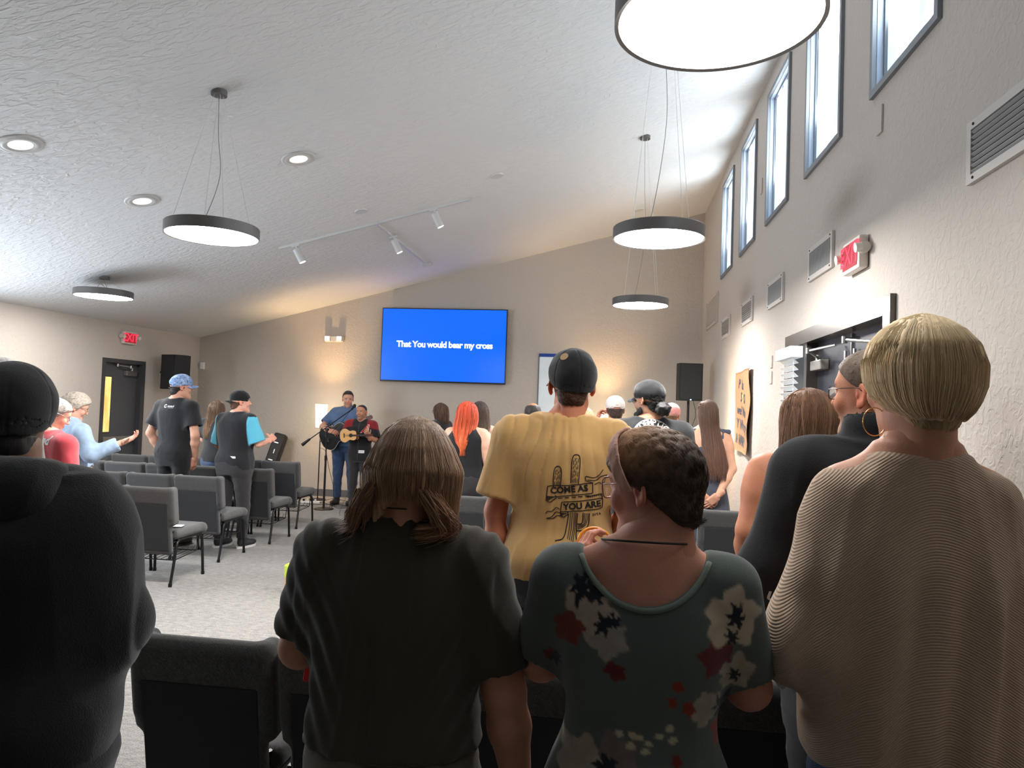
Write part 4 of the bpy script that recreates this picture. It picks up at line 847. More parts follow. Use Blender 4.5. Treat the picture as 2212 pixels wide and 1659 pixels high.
def pants(P, m, name='trousers', top=0.60, bot=0.045, wide=1.0, feet=None, h=None, rows=None, amp=0.007, seed=4, stance=0.10, knee_y=0.01, step=0.0):
    S, q = P.S, P.q; h = h or max(P.h, 0.011); bw, bd = P.bw, P.bd
    f = Field((-0.34, -0.26, 0.0), (0.34, 0.30, (top+0.03)*S), h)
    f.loft([(0.47*S, 0.155*bw*q, 0.105*bd*q, -0.005), (0.52*S, 0.172*bw*q, 0.122*bd*q, -0.015), (0.57*S, 0.168*bw*q, 0.118*bd*q, -0.01), (top*S, 0.150*bw*q, 0.104*bd*q, 0)], pad=0.012)
    P.feet = {}
    for s in (-1, 1):
        st = step*s; hip = (s*0.085*bw*q, 0, 0.49*S); kn = (s*(stance*0.95), knee_y+st*0.5, 0.27*S); an = (s*stance, -0.02+st, bot*S+0.03)
        f.cone(hip, kn, 0.088*bw*q*wide, 0.062*q*wide, k=0.04); f.cone(kn, an, 0.062*q*wide, 0.050*q*wide*1.05, k=0.03, cap=0.0); P.feet[s] = (s*stance, -0.02+st)
    V, F = f.mesh(1); V = folds(V, F, amp, seed, 8.0, 1.2); return in_garment(P, name, V, F, m)
def shoes(P, m, sole=None, big=1.0):
    for s in (-1, 1):
        x, y = P.feet[s]; k = P.q*big; f = Field((x-0.07, y-0.10, 0.0-0.01), (x+0.07, y+0.24, 0.14), 0.007)
        f.ell((x, y+0.02, 0.06), (0.042*k, 0.075*k, 0.055), k=0.03); f.ell((x+s*0.006, y+0.11*k, 0.045), (0.047*k, 0.10*k, 0.036), k=0.03); f.cone((x, y, 0.05), (x, y, 0.12), 0.04, 0.045, k=0.02)
        f.box((x, y+0.1, -0.08), (0.3, 0.4, 0.088), 0.001, op='s'); V, F = f.mesh(1); sh = in_garment(P, 'shoe', V, F, m)
        g = MB(); pts = []
        for i in range(28):
            a = 2*PI*i/28; yy = math.cos(a); pts.append((x+s*0.004+math.sin(a)*(0.047+0.006*max(yy, 0))*k, y+0.065*k+yy*0.145*k, 0.0))
        g.poly(pts, 0.020); o = g.build('sole', sole or m, sh)
# ---- hair
def hair_vol(P, rows, name, m, cl, face=True, h=None, strands=600, r=0.0011, seed=1, seg=14, wave=0.10, clump=24, flick=0.0, tend=(0.86, 1.03), opening=1.05, lc=0.35, frz=0.012, wcl=0.5, part=None, floor=None, c2=None, solid_k=1.0, twist=0.0, amp=0.006, cuts=(), nape=None):
    """hair volume plus loose locks that follow it; rows run bottom to top in head space (z, half-width, half-depth, cy, cx)"""
    h = (h or P.h*0.6)/P.hs; rg = np.random.default_rng(seed)
    R = np.array([tuple(a)+(0,)*(5-len(a)) for a in rows], float); R = R[np.argsort(R[:, 0])]
    lo = (-R[:, 1].max()-0.03+R[:, 4].min(), -R[:, 2].max()-0.05+R[:, 3].min(), R[0, 0]-0.02); hi = (R[:, 1].max()+0.03+R[:, 4].max(), R[:, 2].max()+0.03+R[:, 3].max(), R[-1, 0]+0.03)
    f = Field(lo, hi, h); f.loft([tuple(a) for a in R], n=2.05)
    if face: f.ell((0, 0.115, -0.035), (0.062, 0.075, 0.098), k=0.01, op='s')
    for c_, r_ in cuts: f.ell(c_, r_, k=0.012, op='s')
    V, F = f.mesh(2)
    ang = np.arctan2(V[:, 1]-np.interp(V[:, 2], R[:, 0], R[:, 3]), V[:, 0]); N = normals(V, F)
    tt = (R[-1, 0]-V[:, 2])/(R[-1, 0]-R[0, 0])
    Pn = np.stack([np.cos(ang)*3, np.sin(ang)*3, V[:, 2]*3.0], 1); Pn[:, 2] += 0.8*(vnoise(V, 9, seed)-0.5)
    gr = vnoise(Pn*np.array([3.2, 3.2, 1.0]), 1.6, seed+2); gr2 = vnoise(Pn*np.array([9, 9, 1.0]), 1.8, seed+9)
    V = V+N*((gr-0.5)*amp*2*np.clip(tt*3, 0.15, 1)+(gr2-0.5)*amp*0.8)[:, None]
    c1 = np.array(lin(*cl)[:3]); cB = np.array(lin(*(c2 or cl))[:3]); mixw = np.clip(tt*1.2-0.2+0.8*(gr-0.5), 0, 1)[:, None] if c2 else 0
    C = (c1*(1-mixw)+cB*mixw)*(0.72+0.56*gr2[:, None])
    Vs, Fs, Cs = [P.h2l(V)], [F], [C]; off = len(V)
    # strands
    ts = np.linspace(0, 1, seg); n = strands
    ph = rg.uniform(0, 2*PI, n); d = np.abs((ph-PI/2+PI) % (2*PI)-PI); ph = ph[d > opening] if face else ph; n = len(ph)
    cp = (np.round(ph/(2*PI)*clump)+rg.uniform(-0.2, 0.2, n))/clump*2*PI; end = rg.uniform(tend[0], tend[1], n); start = rg.uniform(0.0, 0.25, n)
    if nape: end = np.where(np.abs((ph+PI/2+PI) % (2*PI)-PI) < nape[0], end*nape[1], end)
    rr = rg.uniform(0.985, 1.045, n)
    zt, zb = R[-1, 0], R[0, 0]
    T = start[:, None]+(end-start)[:, None]*ts[None, :]; fz = np.linspace(zt, zb, 200); fa = np.interp(fz, R[:, 0], R[:, 1]); al = np.concatenate([[0], np.cumsum(np.hypot(np.diff(fa), np.diff(fz)))]); Z = np.where(T > 1, zb-(T-1)*al[-1], np.interp(T*al[-1], al, fz))
    Zc = np.clip(Z, zb, zt); A = np.interp(Zc, R[:, 0], R[:, 1]); B = np.interp(Zc, R[:, 0], R[:, 2]); CY = np.interp(Zc, R[:, 0], R[:, 3]); CX = np.interp(Zc, R[:, 0], R[:, 4])
    PHI = ph[:, None]+(cp-ph)[:, None]*wcl*T**1.2+wave*np.sin(T*5+rg.uniform(0, 6, n)[:, None]+3*cp[:, None])*T+twist*T
    loose = 1+(rg.uniform(-0.3, 1, n)[:, None])*frz*T*8; rad = rr[:, None]*loose+flick*np.clip(T-0.8, 0, 1)*5*rg.uniform(0, 1, n)[:, None]
    Q = np.stack([CX+A*np.cos(PHI)*rad, CY+B*np.sin(PHI)*rad, Z], -1)
    Q = Q@P.HA[:3, :3].T+P.HA[:3, 3]
    v, ff = ribbons(Q, r, rg)
    cl_ = rg.uniform(1-lc, 1+lc, n); cm = np.clip(T*1.1-0.15, 0, 1)[..., None] if c2 else np.zeros(T.shape+(1,))
    cc = (c1*(1-cm)+cB*cm)*cl_[:, None, None]; cc = np.repeat(cc.reshape(-1, 3), 3, 0)
    Vs.append(v); Fs.append(ff+off); Cs.append(cc)
    return link(name, np_mesh(name, np.concatenate(Vs), np.concatenate(Fs), np.concatenate(Cs)), m, P.root)
def ribbons(Q, r, rg):
    """three-sided tapering tubes along the paths Q (n, seg, 3)"""
    n, s, _ = Q.shape; T = np.gradient(Q, axis=1); T /= np.linalg.norm(T, axis=2, keepdims=True)+1e-9
    up = np.array([0.3, 0.2, 0.93]); A = np.cross(T, up); A /= np.linalg.norm(A, axis=2, keepdims=True)+1e-9; B = np.cross(T, A)
    tp = np.ones(s); tp[-1] = 0.25; tp[-2] = 0.7; rad = (r*rg.uniform(0.6, 1.3, n))[:, None, None]*tp[None, :, None]
    rings = np.stack([Q+(A*math.cos(k*2*PI/3)+B*math.sin(k*2*PI/3))*rad for k in range(3)], 2); V = rings.reshape(-1, 3)
    i = np.arange(n)[:, None]*s*3+np.arange(s-1)[None, :]*3; i = i.ravel(); F = []
    for k in range(3): k2 = (k+1) % 3; F.append(np.stack([i+k, i+k2, i+3+k2, i+3+k], 1))
    return V, np.concatenate(F)
def short_hair(P, m, cl, th=0.010, line=None, name='hair', h=None, strands=500, ln=0.018, r=0.0009, seed=2, top=0.0, c2=None, bald=False, amp=0.004, up=0.25, comb=(0, -1, -0.4), capped=False, mess=0.2):
    line = line or ([-0.12, -0.05, -0.012, 0.02, 0.045, 0.10], [-0.085, -0.075, -0.015, -0.002, 0.045, 0.080]); h = (h or P.h*0.45)/P.hs; rg = np.random.default_rng(seed)
    f = Field((-0.12, -0.15, -0.12), (0.12, 0.13, 0.17), h); f.ell((0, -0.012, 0.040), (0.076+th, 0.097+th, 0.083+th)); f.ell((0, 0.035, 0.045), (0.066+th, 0.056+th*0.7, 0.062+th), k=0.03); f.ell((0, -0.05, -0.04), (0.050+th*0.5, 0.040+th, 0.05), k=0.03)
    if top: f.ell((0, 0.01, 0.075), (0.066, 0.080, 0.055+top), k=0.03)
    f.put(lambda x, y, z: np.interp(y.ravel(), line[0], line[1])[None, :, None]-z+0*x, (-0.13, -0.16, -0.13), (0.13, 0.14, 0.18), 0.006, 'i')
    if capped is not False: f.put(lambda x, y, z: z-(0.028 if capped is True else capped)+0*x+0*y, (-0.13, -0.16, -0.13), (0.13, 0.14, 0.18), 0.004, 'i')
    if bald: f.ell((0, 0.02, 0.10), (0.050, 0.085, 0.055), k=0.03, op='s')
    V, F = f.mesh(1); N = normals(V, F); g = vnoise(V, 55, seed); g2 = vnoise(V*np.array([1, 1, 0.5]), 140, seed+1); V = V+N*((g-0.5)*amp+(g2-0.5)*amp*0.5)[:, None]
    c1 = np.array(lin(*cl)[:3]); C = c1*(0.75+0.5*g2[:, None])
    if c2 is not None:
        w_ = sm(0.0, 0.09, V[:, 2]-0.02)[:, None]*sm(-0.12, 0.02, V[:, 1])[:, None]; C = C*(1-w_)+np.array(lin(*c2)[:3])*(0.75+0.5*g2[:, None])*w_
    Vs, Fs, Cs = [P.h2l(V)], [F], [C]; off = len(V)
    if strands:
        tri = rg.integers(0, len(F), strands); p = V[F[tri]].mean(1); nn = N[F[tri]].mean(1); cm = np.array(comb)/np.linalg.norm(comb)
        d = nn*up+cm*0.8+rg.normal(0, mess, (strands, 3)); d -= nn*np.maximum(-(d*nn).sum(1), 0)[:, None]*1.0; d = d-nn*((d*nn).sum(1)*(1-up))[:, None]; d /= np.linalg.norm(d, axis=1, keepdims=True)
        L_ = rg.uniform(0.6, 1.3, strands)*ln; s = np.linspace(0, 1, 5); Q = p[:, None]+d[:, None]*(s[None, :, None]*L_[:, None, None])-nn[:, None]*(s[None, :, None]**2*L_[:, None, None]*0.35)
        Q = Q@P.HA[:3, :3].T+P.HA[:3, 3]; v, ff = ribbons(Q, r, rg); Vs.append(v); Fs.append(ff+off); cs = C[F[tri, 0]]*rg.uniform(0.7, 1.5, strands)[:, None]; Cs.append(np.repeat(cs, 15, 0))
    return link(name, np_mesh(name, np.concatenate(Vs), np.concatenate(Fs), np.concatenate(Cs)), m, P.root)
def lock(P, name, m, paths, r, seed=0, cl=(80, 60, 45), n=30, spread=0.012, lc=0.3):
    rg = np.random.default_rng(seed); Qs = []
    for pth in paths:
        q = np.array([tuple(v) for v in smooth_path(pth, 5)]); 
        for _ in range(n):
            o = rg.normal(0, spread, 3); w_ = np.linspace(0.6, 1.0, len(q))[:, None]; Qs.append(q+o*w_+0.004*np.sin(np.linspace(0, 5, len(q))[:, None]+o*300))
    mx = min(len(q) for q in Qs); Q = np.stack([q[:mx] for q in Qs]); v, ff = ribbons(Q, r, rg); c = np.array(lin(*cl)[:3])*rg.uniform(1-lc, 1+lc, len(Q))[:, None]; c = np.repeat(c, mx*3, 0)
    return link(name, np_mesh(name, v, ff, c), m, P.root)
def cap(P, m, back=False, name='cap', brim=True, col=None, h=None, tilt=0.0, low=0.0, gap=True, mb=None, strap=None, high=0.0, yaw=0.0, brimw=1.0, pieces=True):
    """six-panel cap: crown with seams, button, curved brim and the strap opening"""
    h = (h or P.h*0.5)/P.hs; s = -1 if back else 1; f = Field((-0.12, -0.15, -0.06), (0.12, 0.14, 0.17), h)
    f.ell((0, -0.008, 0.050), (0.088, 0.108, 0.088+high)); f.cone((0, -0.008, 0.045), (0, -0.012, -0.03), 0.087, 0.080, k=0.01, flat=((0, 1, 0), 0.83)); f.ell((0, 0.02*s-0.008, 0.070), (0.078, 0.085, 0.068+high), k=0.03)
    f.put(lambda x, y, z: (0.022+0.10*(y*s*0.25)-low*np.clip(-y*s*8+0.3, 0, 1)-z)+0*x, (-0.13, -0.16, -0.05), (0.13, 0.15, 0.2), 0.004, 'i')
    f.ell((0, -0.008, 0.030), (0.081, 0.101, 0.080), k=0.002, op='s'); f.cone((0, -0.008, 0.045), (0, -0.012, -0.05), 0.080, 0.073, k=0.002, flat=((0, 1, 0), 0.82), op='s')
    if gap: f.ell((0, -0.11*s, 0.026-low), (0.028, 0.05, 0.026), k=0.003, op='s')
    V, F = f.mesh(1); N = normals(V, F); a = np.arctan2(V[:, 1]+0.008, V[:, 0]); k = np.abs(((a+PI/2)/(PI/3)) % 1-0.5); k = 0.5-k
    rad = np.hypot(V[:, 0], V[:, 1]+0.008); V = V-N*(0.0022*np.exp(-(k*rad*6/0.006)**2*0.2)*(rad > 0.008))[:, None]; V = V+N*((vnoise(V, 30, 5)-0.5)*0.004)[:, None]
    M = P.HM @ Matrix.Rotation(yaw, 4, 'Z') @ Matrix.Rotation(tilt, 4, 'X'); A = np.array(M); tf = lambda v: v@A[:3, :3].T+A[:3, 3]
    cr = in_garment(P, name, tf(V), F, m, col(V) if col else None)
    if brim:
        f = Field((-0.11, -0.22, -0.04), (0.11, 0.22, 0.09), h)
        f.put(lambda x, y, z: np.maximum((np.sqrt((x/(0.078*brimw))**2+((y*s-0.085)/0.085)**2)-1)*0.07, np.abs(z-0.030+5.5*x*x+0.10*(y*s-0.09))-0.0032), (-0.1, -0.2, -0.03), (0.1, 0.2, 0.08), 0)
        f.ell((0, -0.008, 0.030), (0.080, 0.100, 0.080), k=0.002, op='s')
        V2, F2 = f.mesh(1); in_garment(P, 'cap_brim', tf(V2), F2, mb or m, col(V2) if col else None).parent = cr
    if pieces:
        f = Field((-0.02, -0.03, 0.10), (0.02, 0.02, 0.17), 0.003/P.hs); f.ell((0, -0.008, 0.139+high), (0.010, 0.010, 0.005)); V3, F3 = f.mesh(0); in_garment(P, 'cap_button', tf(V3), F3, m, col(V3) if col else None).parent = cr
        if gap:
            g = MB(); pts = [(0.084*math.sin(q)*1.0, -s*(0.106*math.cos(q))-0.008, 0.030) for q in np.linspace(-0.5, 0.5, 9)]
            for p, r2 in zip(pts, pts[1:]): g.box(((p[0]+r2[0])/2, (p[1]+r2[1])/2, 0.031), (math.dist(p, r2)+0.001, 0.003, 0.014), Matrix.Rotation(math.atan2(r2[1]-p[1], r2[0]-p[0]), 3, 'Z'))
            o = g.build('cap_strap', strap or m, cr); o.data.transform(M)
    return cr, M
def glasses(P, m, r=0.022, thick=0.0013, lens=True, square=False, dz=0.0):
    g = MB(); M = P.HM
    for s in (-1, 1):
        pts = []
        for i in range(25):
            a = 2*PI*i/24; e = 0.75 if square else 1.0; cx, cz = math.cos(a), math.sin(a)
            if square: cx = math.copysign(abs(cx)**0.6, cx); cz = math.copysign(abs(cz)**0.6, cz)
            pts.append(M @ Vector((s*0.033+cx*r*1.12, 0.103-abs(s*0.033+cx*r)*0.12, 0.012+dz+cz*r*0.86)))
        g.tube(pts, thick, 6, False)
        g.tube([M @ Vector((s*0.057, 0.096, 0.020+dz)), M @ Vector((s*0.076, 0.05, 0.022)), M @ Vector((s*0.084, 0.0, 0.022)), M @ Vector((s*0.086, -0.02, 0.008))], thick, 6)
    g.tube([M @ Vector((-0.009, 0.103, 0.018+dz)), M @ Vector((0, 0.107, 0.020+dz)), M @ Vector((0.009, 0.103, 0.018+dz))], thick, 6)
    o = g.build('glasses', m, P.root, True)
    if lens:
        g = MB()
        for s in (-1, 1):
            pts = []
            for i in range(20):
                a = 2*PI*i/20; pts.append(M @ Vector((s*0.033+math.cos(a)*r*1.08, 0.1015-abs(s*0.033+math.cos(a)*r)*0.12, 0.012+dz+math.sin(a)*r*0.82)))
            g.poly(pts)
        g.build('lens', M_LENS, o)
    return o
def glass_mat():
    m = bpy.data.materials.new('spectacle_lens'); m.use_nodes = True; b = m.node_tree.nodes['Principled BSDF']
    b.inputs['Base Color'].default_value = (0.9, 0.95, 1, 1); b.inputs['Roughness'].default_value = 0.05; b.inputs['Transmission Weight'].default_value = 1.0; b.inputs['IOR'].default_value = 1.1; b.inputs['Alpha'].default_value = 0.35; return m
M_LENS = glass_mat()
def conform(name, me, target, M, m, parent, dirv=(0, 1, 0), off=0.0018, sub=0):
    """lay flat artwork on the cloth it is printed on"""
    bm = bmesh.new(); bm.from_mesh(me)
    if sub: bmesh.ops.subdivide_edges(bm, edges=bm.edges[:], cuts=sub, use_grid_fill=True)
    t = target.data; vs = np.empty(len(t.vertices)*3, np.float32); t.vertices.foreach_get('co', vs); vs = vs.reshape(-1, 3)
    bv = BVHTree.FromPolygons([tuple(v) for v in vs], [tuple(p.vertices) for p in t.polygons]); d = Vector(dirv).normalized(); last = 0.0
    for v in bm.verts:
        p = M @ v.co; hit = bv.ray_cast(p-d*0.6, d)
        if hit[0] is not None: last = hit[3]; v.co = hit[0]-d*off
        else: v.co = p-d*0.6+d*(last or 0.5)
    me2 = bpy.data.meshes.new(name); bm.to_mesh(me2); bm.free()
    for p in me2.polygons: p.use_smooth = True
    return link(name, me2, m, parent)
def strokes(lines):
    """flat ribbons (u, v) of given width as one mesh"""
    V, F = [], []
    for pts, wd in lines:
        P = [Vector((a, b)) for a, b in pts]; Q = []
        for i in range(len(P)-1):
            n = max(1, int((P[i+1]-P[i]).length/0.006)); Q += [P[i].lerp(P[i+1], j/n) for j in range(n)]
        Q.append(P[-1]); b0 = len(V)
        for i, p in enumerate(Q):
            t = (Q[min(i+1, len(Q)-1)]-Q[max(i-1, 0)]); t = t.normalized() if t.length > 0 else Vector((1, 0)); nn = Vector((-t.y, t.x)); w_ = wd if not hasattr(wd, '__len__') else wd[0]+(wd[1]-wd[0])*i/max(1, len(Q)-1)
            V += [(p.x+nn.x*w_/2, p.y+nn.y*w_/2, 0), (p.x-nn.x*w_/2, p.y-nn.y*w_/2, 0)]
        for i in range(len(Q)-1): k = b0+2*i; F.append((k, k+1, k+3, k+2))
    me = bpy.data.meshes.new('strokes'); me.from_pydata(V, [], F); return me
def curve2(pts, n=6): return [(p.x, p.y) for p in smooth_path([(a, b, 0) for a, b in pts], n)]
def merge_meshes(ms):
    bm = bmesh.new()
    for m in ms: bm.from_mesh(m)
    me = bpy.data.meshes.new('merged'); bm.to_mesh(me); bm.free(); return me
M_HAIR = mat('hair_strands', (0.2, 0.15, 0.1, 1), 0.58, attr=True, spec=0.35, sheen=0.1, bump=0.0008, bscale=260, bstretch=(1, 1, 0.08))
M_GRIM = mat('glasses_dark', lin(40, 42, 46), 0.3, 0.6)
# ---------------------------------------------------------------- the people, nearest first
def arm(el, wr, d=(0, 0.4, -0.6), n=(0, 0, -1), curl=0.5, **k): return dict(el=el, wr=wr, d=d, n=n, curl=curl, **k)
BLACK = lin(30, 30, 33); T_BLACK = fabric('black_jersey_knit', lin(34, 34, 37), 600); T_HOOD = fabric('black_fleece', lin(16, 16, 18), 300, var=0.1)
T_DENIM = fabric('blue_denim', lin(58, 78, 112), 900, var=0.25, vscale=14, weave=0.001); T_DPANT = fabric('charcoal_twill', lin(52, 50, 52), 700, var=0.1)
M_SHOE = mat('shoe_dark', lin(38, 34, 32), 0.5); M_SOLE = mat('shoe_sole_white', lin(210, 208, 205), 0.6); M_SOLEB = mat('shoe_sole_dark', lin(30, 28, 27), 0.6)
def necklace(P, z, rx, ry, cy, m, tilt=0.15, r=0.0022, drop=0.02):
    tgt = [(rx*math.cos(a), cy+ry*math.sin(a), z-tilt*math.sin(a)*ry-drop*(math.sin(a) > 0)*math.sin(a)) for a in np.linspace(0, 2*PI, 41)]
    g = MB(); g.tube(tgt, r, 6, False); return g.build('necklace', m, P.root, True)
# 1. woman in the olive shirt
P = person('person in a dark olive T-shirt with loose shoulder-length brown hair, back turned', -0.445, 1.55, 0, 1.585, (196, 140, 112), head=(0, -4, 0), hoff=(0.022, 0, 0), sw=0.172, bw=1.08, bd=1.1, h=0.007, hh=0.0045,
           arms={-1: arm((-0.238, 0.03, 1.06), (-0.255, 0.25, 1.00), (-0.05, 1, 0.05), (0.3, 0, 1), 0.9), 1: arm((0.238, -0.01, 1.02), (0.272, 0.02, 0.80), (0.0, 0.05, -1), (-1, 0.1, 0), 0.4)}, arm_r=1.22)
T = fabric('olive_cotton', lin(60, 55, 45), 700, var=0.05, bump=0.001)
shirt(P, T, 'olive_shirt', rows=[(0.905, 0.188, 0.135, -0.01), (1.00, 0.178, 0.128, -0.005), (1.10, 0.182, 0.128, 0), (1.20, 0.192, 0.122, 0), (1.27, 0.178, 0.105, -0.005), (1.325, 0.125, 0.085, -0.01), (1.365, 0.082, 0.068, -0.015), (1.385, 0.07, 0.06, -0.015)], pad=0.004,
      sleeve=0.83, srad=1.22, flare=0.010, neck=(0, 0.0, 1.405, 0.098, 0.085, 0.062), amp=0.007, seed=11, sc=7, vert=0.28, slant=0.35, h=0.006, shoulder=-0.01, extra=lambda V: 0.0032*np.sin((np.abs(V[:, 0])*1.5-V[:, 2]*0.9+0.03*vnoise(V, 7, 2))*2*PI/0.075)*sm(0.05, 0.14, np.abs(V[:, 0]))*vnoise(V, 6, 4)*1.4)
pants(P, fabric('khaki_olive_twill', lin(84, 77, 62), 800), top=0.59, h=0.009, wide=1.12, amp=0.008); shoes(P, M_SHOE, M_SOLE)
hair_vol(P, [(-0.150, 0.102, 0.073, -0.015, -0.006), (-0.12, 0.110, 0.082, -0.015, -0.006), (-0.08, 0.110, 0.089, -0.016, -0.003), (0, 0.114, 0.116, -0.014), (0.055, 0.090, 0.104, -0.012), (0.095, 0.067, 0.082, -0.01), (0.118, 0.041, 0.050, -0.01), (0.130, 0.011, 0.014, -0.01)],
         'hair', M_HAIR, (134, 104, 80), strands=9000, r=0.00055, seed=3, seg=18, wave=0.05, clump=60, tend=(0.80, 1.10), c2=(184, 142, 106), cuts=[((0.012, -0.12, -0.160), (0.078, 0.11, 0.105))], nape=(0.70, 0.70), frz=0.006, h=0.005, amp=0.006, lc=0.5, wcl=0.45)
lock(P, 'hair_locks', M_HAIR, [[(-0.04, -0.10, 1.45), (-0.065, -0.10, 1.40), (-0.08, -0.085, 1.362), (-0.112, -0.06, 1.345)], [(0.07, -0.105, 1.44), (0.10, -0.10, 1.395), (0.105, -0.085, 1.365), (0.060, -0.09, 1.352)], [(0.085, -0.09, 1.43), (0.115, -0.08, 1.39), (0.125, -0.06, 1.365), (0.10, -0.07, 1.35)], [(-0.075, -0.07, 1.43), (-0.085, -0.08, 1.39), (-0.095, -0.06, 1.37), (-0.10, -0.05, 1.36)]], 0.0006, 5, (150, 110, 80), 260, 0.0085, 0.5)
necklace(P, 1.392, 0.068, 0.066, -0.02, mat('cord_black', lin(20, 18, 18), 0.6), r=0.0018)
# 2. woman in the floral dress
def floral():
    fl = [(-0.105, 1.235, .052, 0, (168, 150, 132)), (-0.065, 1.190, .036, 0, (150, 138, 124)), (-0.145, 1.20, .030, 1, (112, 50, 34)), (-0.052, 1.135, .020, 1, (96, 34, 30)), (0.135, 1.165, .034, 1, (98, 34, 28)), (0.165, 1.235, .055, 0, (190, 172, 148)), (0.175, 1.13, .035, 0, (160, 146, 124)),
          (0.12, 1.07, .035, 0, (150, 138, 120)), (0.155, 1.02, .026, 1, (150, 52, 30)), (-0.18, 1.13, .018, 1, (96, 34, 30)), (0.06, 1.115, .010, 1, (130, 44, 26)), (0.052, 1.09, .010, 1, (130, 44, 26)), (0.085, 1.075, .012, 1, (130, 44, 26)), (-0.05, 0.975, .045, 0, (110, 96, 90)),
          (-0.115, 0.96, .045, 0, (150, 136, 118)), (-0.02, 0.91, .04, 0, (100, 90, 84)), (0.03, 0.865, .045, 0, (150, 138, 116)), (0.07, 0.96, .012, 1, (120, 40, 28)), (0.065, 0.98, .012, 1, (110, 38, 30)), (-0.03, 0.88, .012, 1, (150, 50, 28)), (0.1, 0.87, .012, 1, (150, 50, 28)), (-0.155, 0.86, .03, 0, (120, 110, 100)),
          (0.0, 0.76, .05, 0, (150, 140, 120)), (-0.11, .72, .04, 1, (130, 48, 30)), (0.13, .74, .045, 0, (150, 136, 118))]
    dk = [(-0.120, 1.275, .022), (-0.095, 1.268, .016), (-0.078, 1.215, .015), (-0.058, 1.225, .012), (-0.17, 1.125, .014), (0.17, 1.24, .016), (0.165, 1.20, .013), (0.155, 1.065, .020), (-0.065, 0.955, .020), (-0.05, 0.94, .018), (-0.03, 0.90, .024), (0.0, 0.885, .024), (0.02, 0.93, .018), (-0.02, 0.855, .022), (0.055, 0.85, .018), (-0.14, 0.84, .016), (0.17, 1.125, .012), (0.185, 1.035, .014), (-0.1, 0.90, 0.014)]
    sp = [(-0.045, 1.02), (-0.02, 1.022), (-0.005, 1.02), (-0.022, 1.005), (0.012, 1.012), (0.005, 0.998), (0.05, 1.038), (0.055, 1.018), (0.032, 1.028)]
    def col(V):
        x, y, z = V.T; back = (y < 0.04); C = np.tile(np.array(lin(80, 87, 82)[:3]), (len(V), 1)); C = C*(0.9+0.2*vnoise(V, 12, 2))[:, None]
        u = x+0.012*(vnoise(V, 30, 4)-0.5); v = z+0.012*(vnoise(V, 33, 6)-0.5)
        for (a, b, r, k, c) in fl+[(-q[0]+0.03, q[1]+0.01, q[2], q[3], q[4]) for q in fl]:
            mir = (a, b, r, k, c) not in fl; an = np.arctan2(v-b, u-a); rr = np.hypot(u-a, v-b)/(r*(1+0.16*np.sin(an*5+a*40)+0.06*np.sin(an*11)))
            m = sm(1.0, 0.88, rr)*(~back if mir else back); sh = 0.84+0.26*np.abs(np.sin(an*2.5+a*20))*np.clip(rr, 0, 1); C = C*(1-m[:, None])+np.array(lin(*c)[:3])*sh[:, None]*m[:, None]
        for (a, b, r) in dk:
            an = np.arctan2(v-b, u-a); rr = np.hypot((u-a), (v-b)*0.8)/(r*(1+0.35*np.sin(an*6+a*50)+0.15*np.sin(an*13))); C = mixc(C, sm(1.0, 0.85, rr)*back, lin(24, 28, 36))
        for a, b in sp: C = mixc(C, sm(1.1, 0.8, np.hypot(u-a, (v-b)*1.4)/0.0085)*back, lin(176, 164, 136))
        return C
    return col
P = person('short-haired person with pink headband and glasses in a sage floral dress', 0.075, 1.50, 0, 1.57, (196, 136, 112), head=(60, -6, 0), hoff=(0.016, 0.0, 0.0), sw=0.165, bw=1.0, bd=1.15, h=0.006, hh=0.0032, arm_r=1.2, neck_r=1.18,
           arms={-1: arm((-0.208, 0.06, 1.085), (-0.135, 0.31, 1.195), (-0.05, 0.35, 0.9), (0.6, 0.5, 0.1), 0.75, spread=0.10), 1: arm((0.215, 0.03, 1.075), (0.14, 0.27, 1.06), (-0.7, 0.7, 0.1), (-0.3, -0.3, -1), 0.6)}, brow=(100, 70, 50), nose=0.9, jaw=1.06)
dr = shirt(P, fabric('floral_jersey', (0.3, 0.35, 0.3, 1), 700, attr=True, var=0.03, bump=0.001), 'floral_dress', rows=[(0.42, 0.285, 0.23, 0), (0.60, 0.255, 0.205, 0), (0.80, 0.212, 0.168, 0), (0.90, 0.180, 0.145, -0.002), (0.985, 0.150, 0.122, 0), (1.03, 0.146, 0.118, 0), (1.10, 0.158, 0.122, 0), (1.19, 0.170, 0.118, -0.002), (1.26, 0.150, 0.098, -0.008), (1.31, 0.115, 0.078, -0.012), (1.35, 0.075, 0.06, -0.015)], pad=0.003,
      sleeve=0.86, srad=1.16, flare=0.006, neck=(-0.002, -0.10, 1.400, 0.134, 0.60, 0.148), amp=0.0035, seed=5, sc=7, vert=0.5, h=0.0045, shoulder=-0.004, col=floral())
pts = [(-0.002+0.137*math.cos(a), 1.400+0.151*math.sin(a)) for a in np.linspace(math.radians(206), math.radians(334), 30)]
def snap(o, pts, off=0.0):
    t = o.data; bv = BVHTree.FromPolygons([v.co.copy() for v in t.vertices], [tuple(p.vertices) for p in t.polygons]); out = []
    for a, b in pts:
        l, n, i, d = bv.ray_cast(Vector((a, -0.6, b)), Vector((0, 1, 0)))
        if l is not None: out.append(l+Vector((0, -off, 0)))
    return out
g = MB(); g.tube(snap(dr, pts, 0.001), 0.0055, 8); g.build('neckline_band', fabric('sage_binding', lin(112, 124, 112), 800), dr, True)
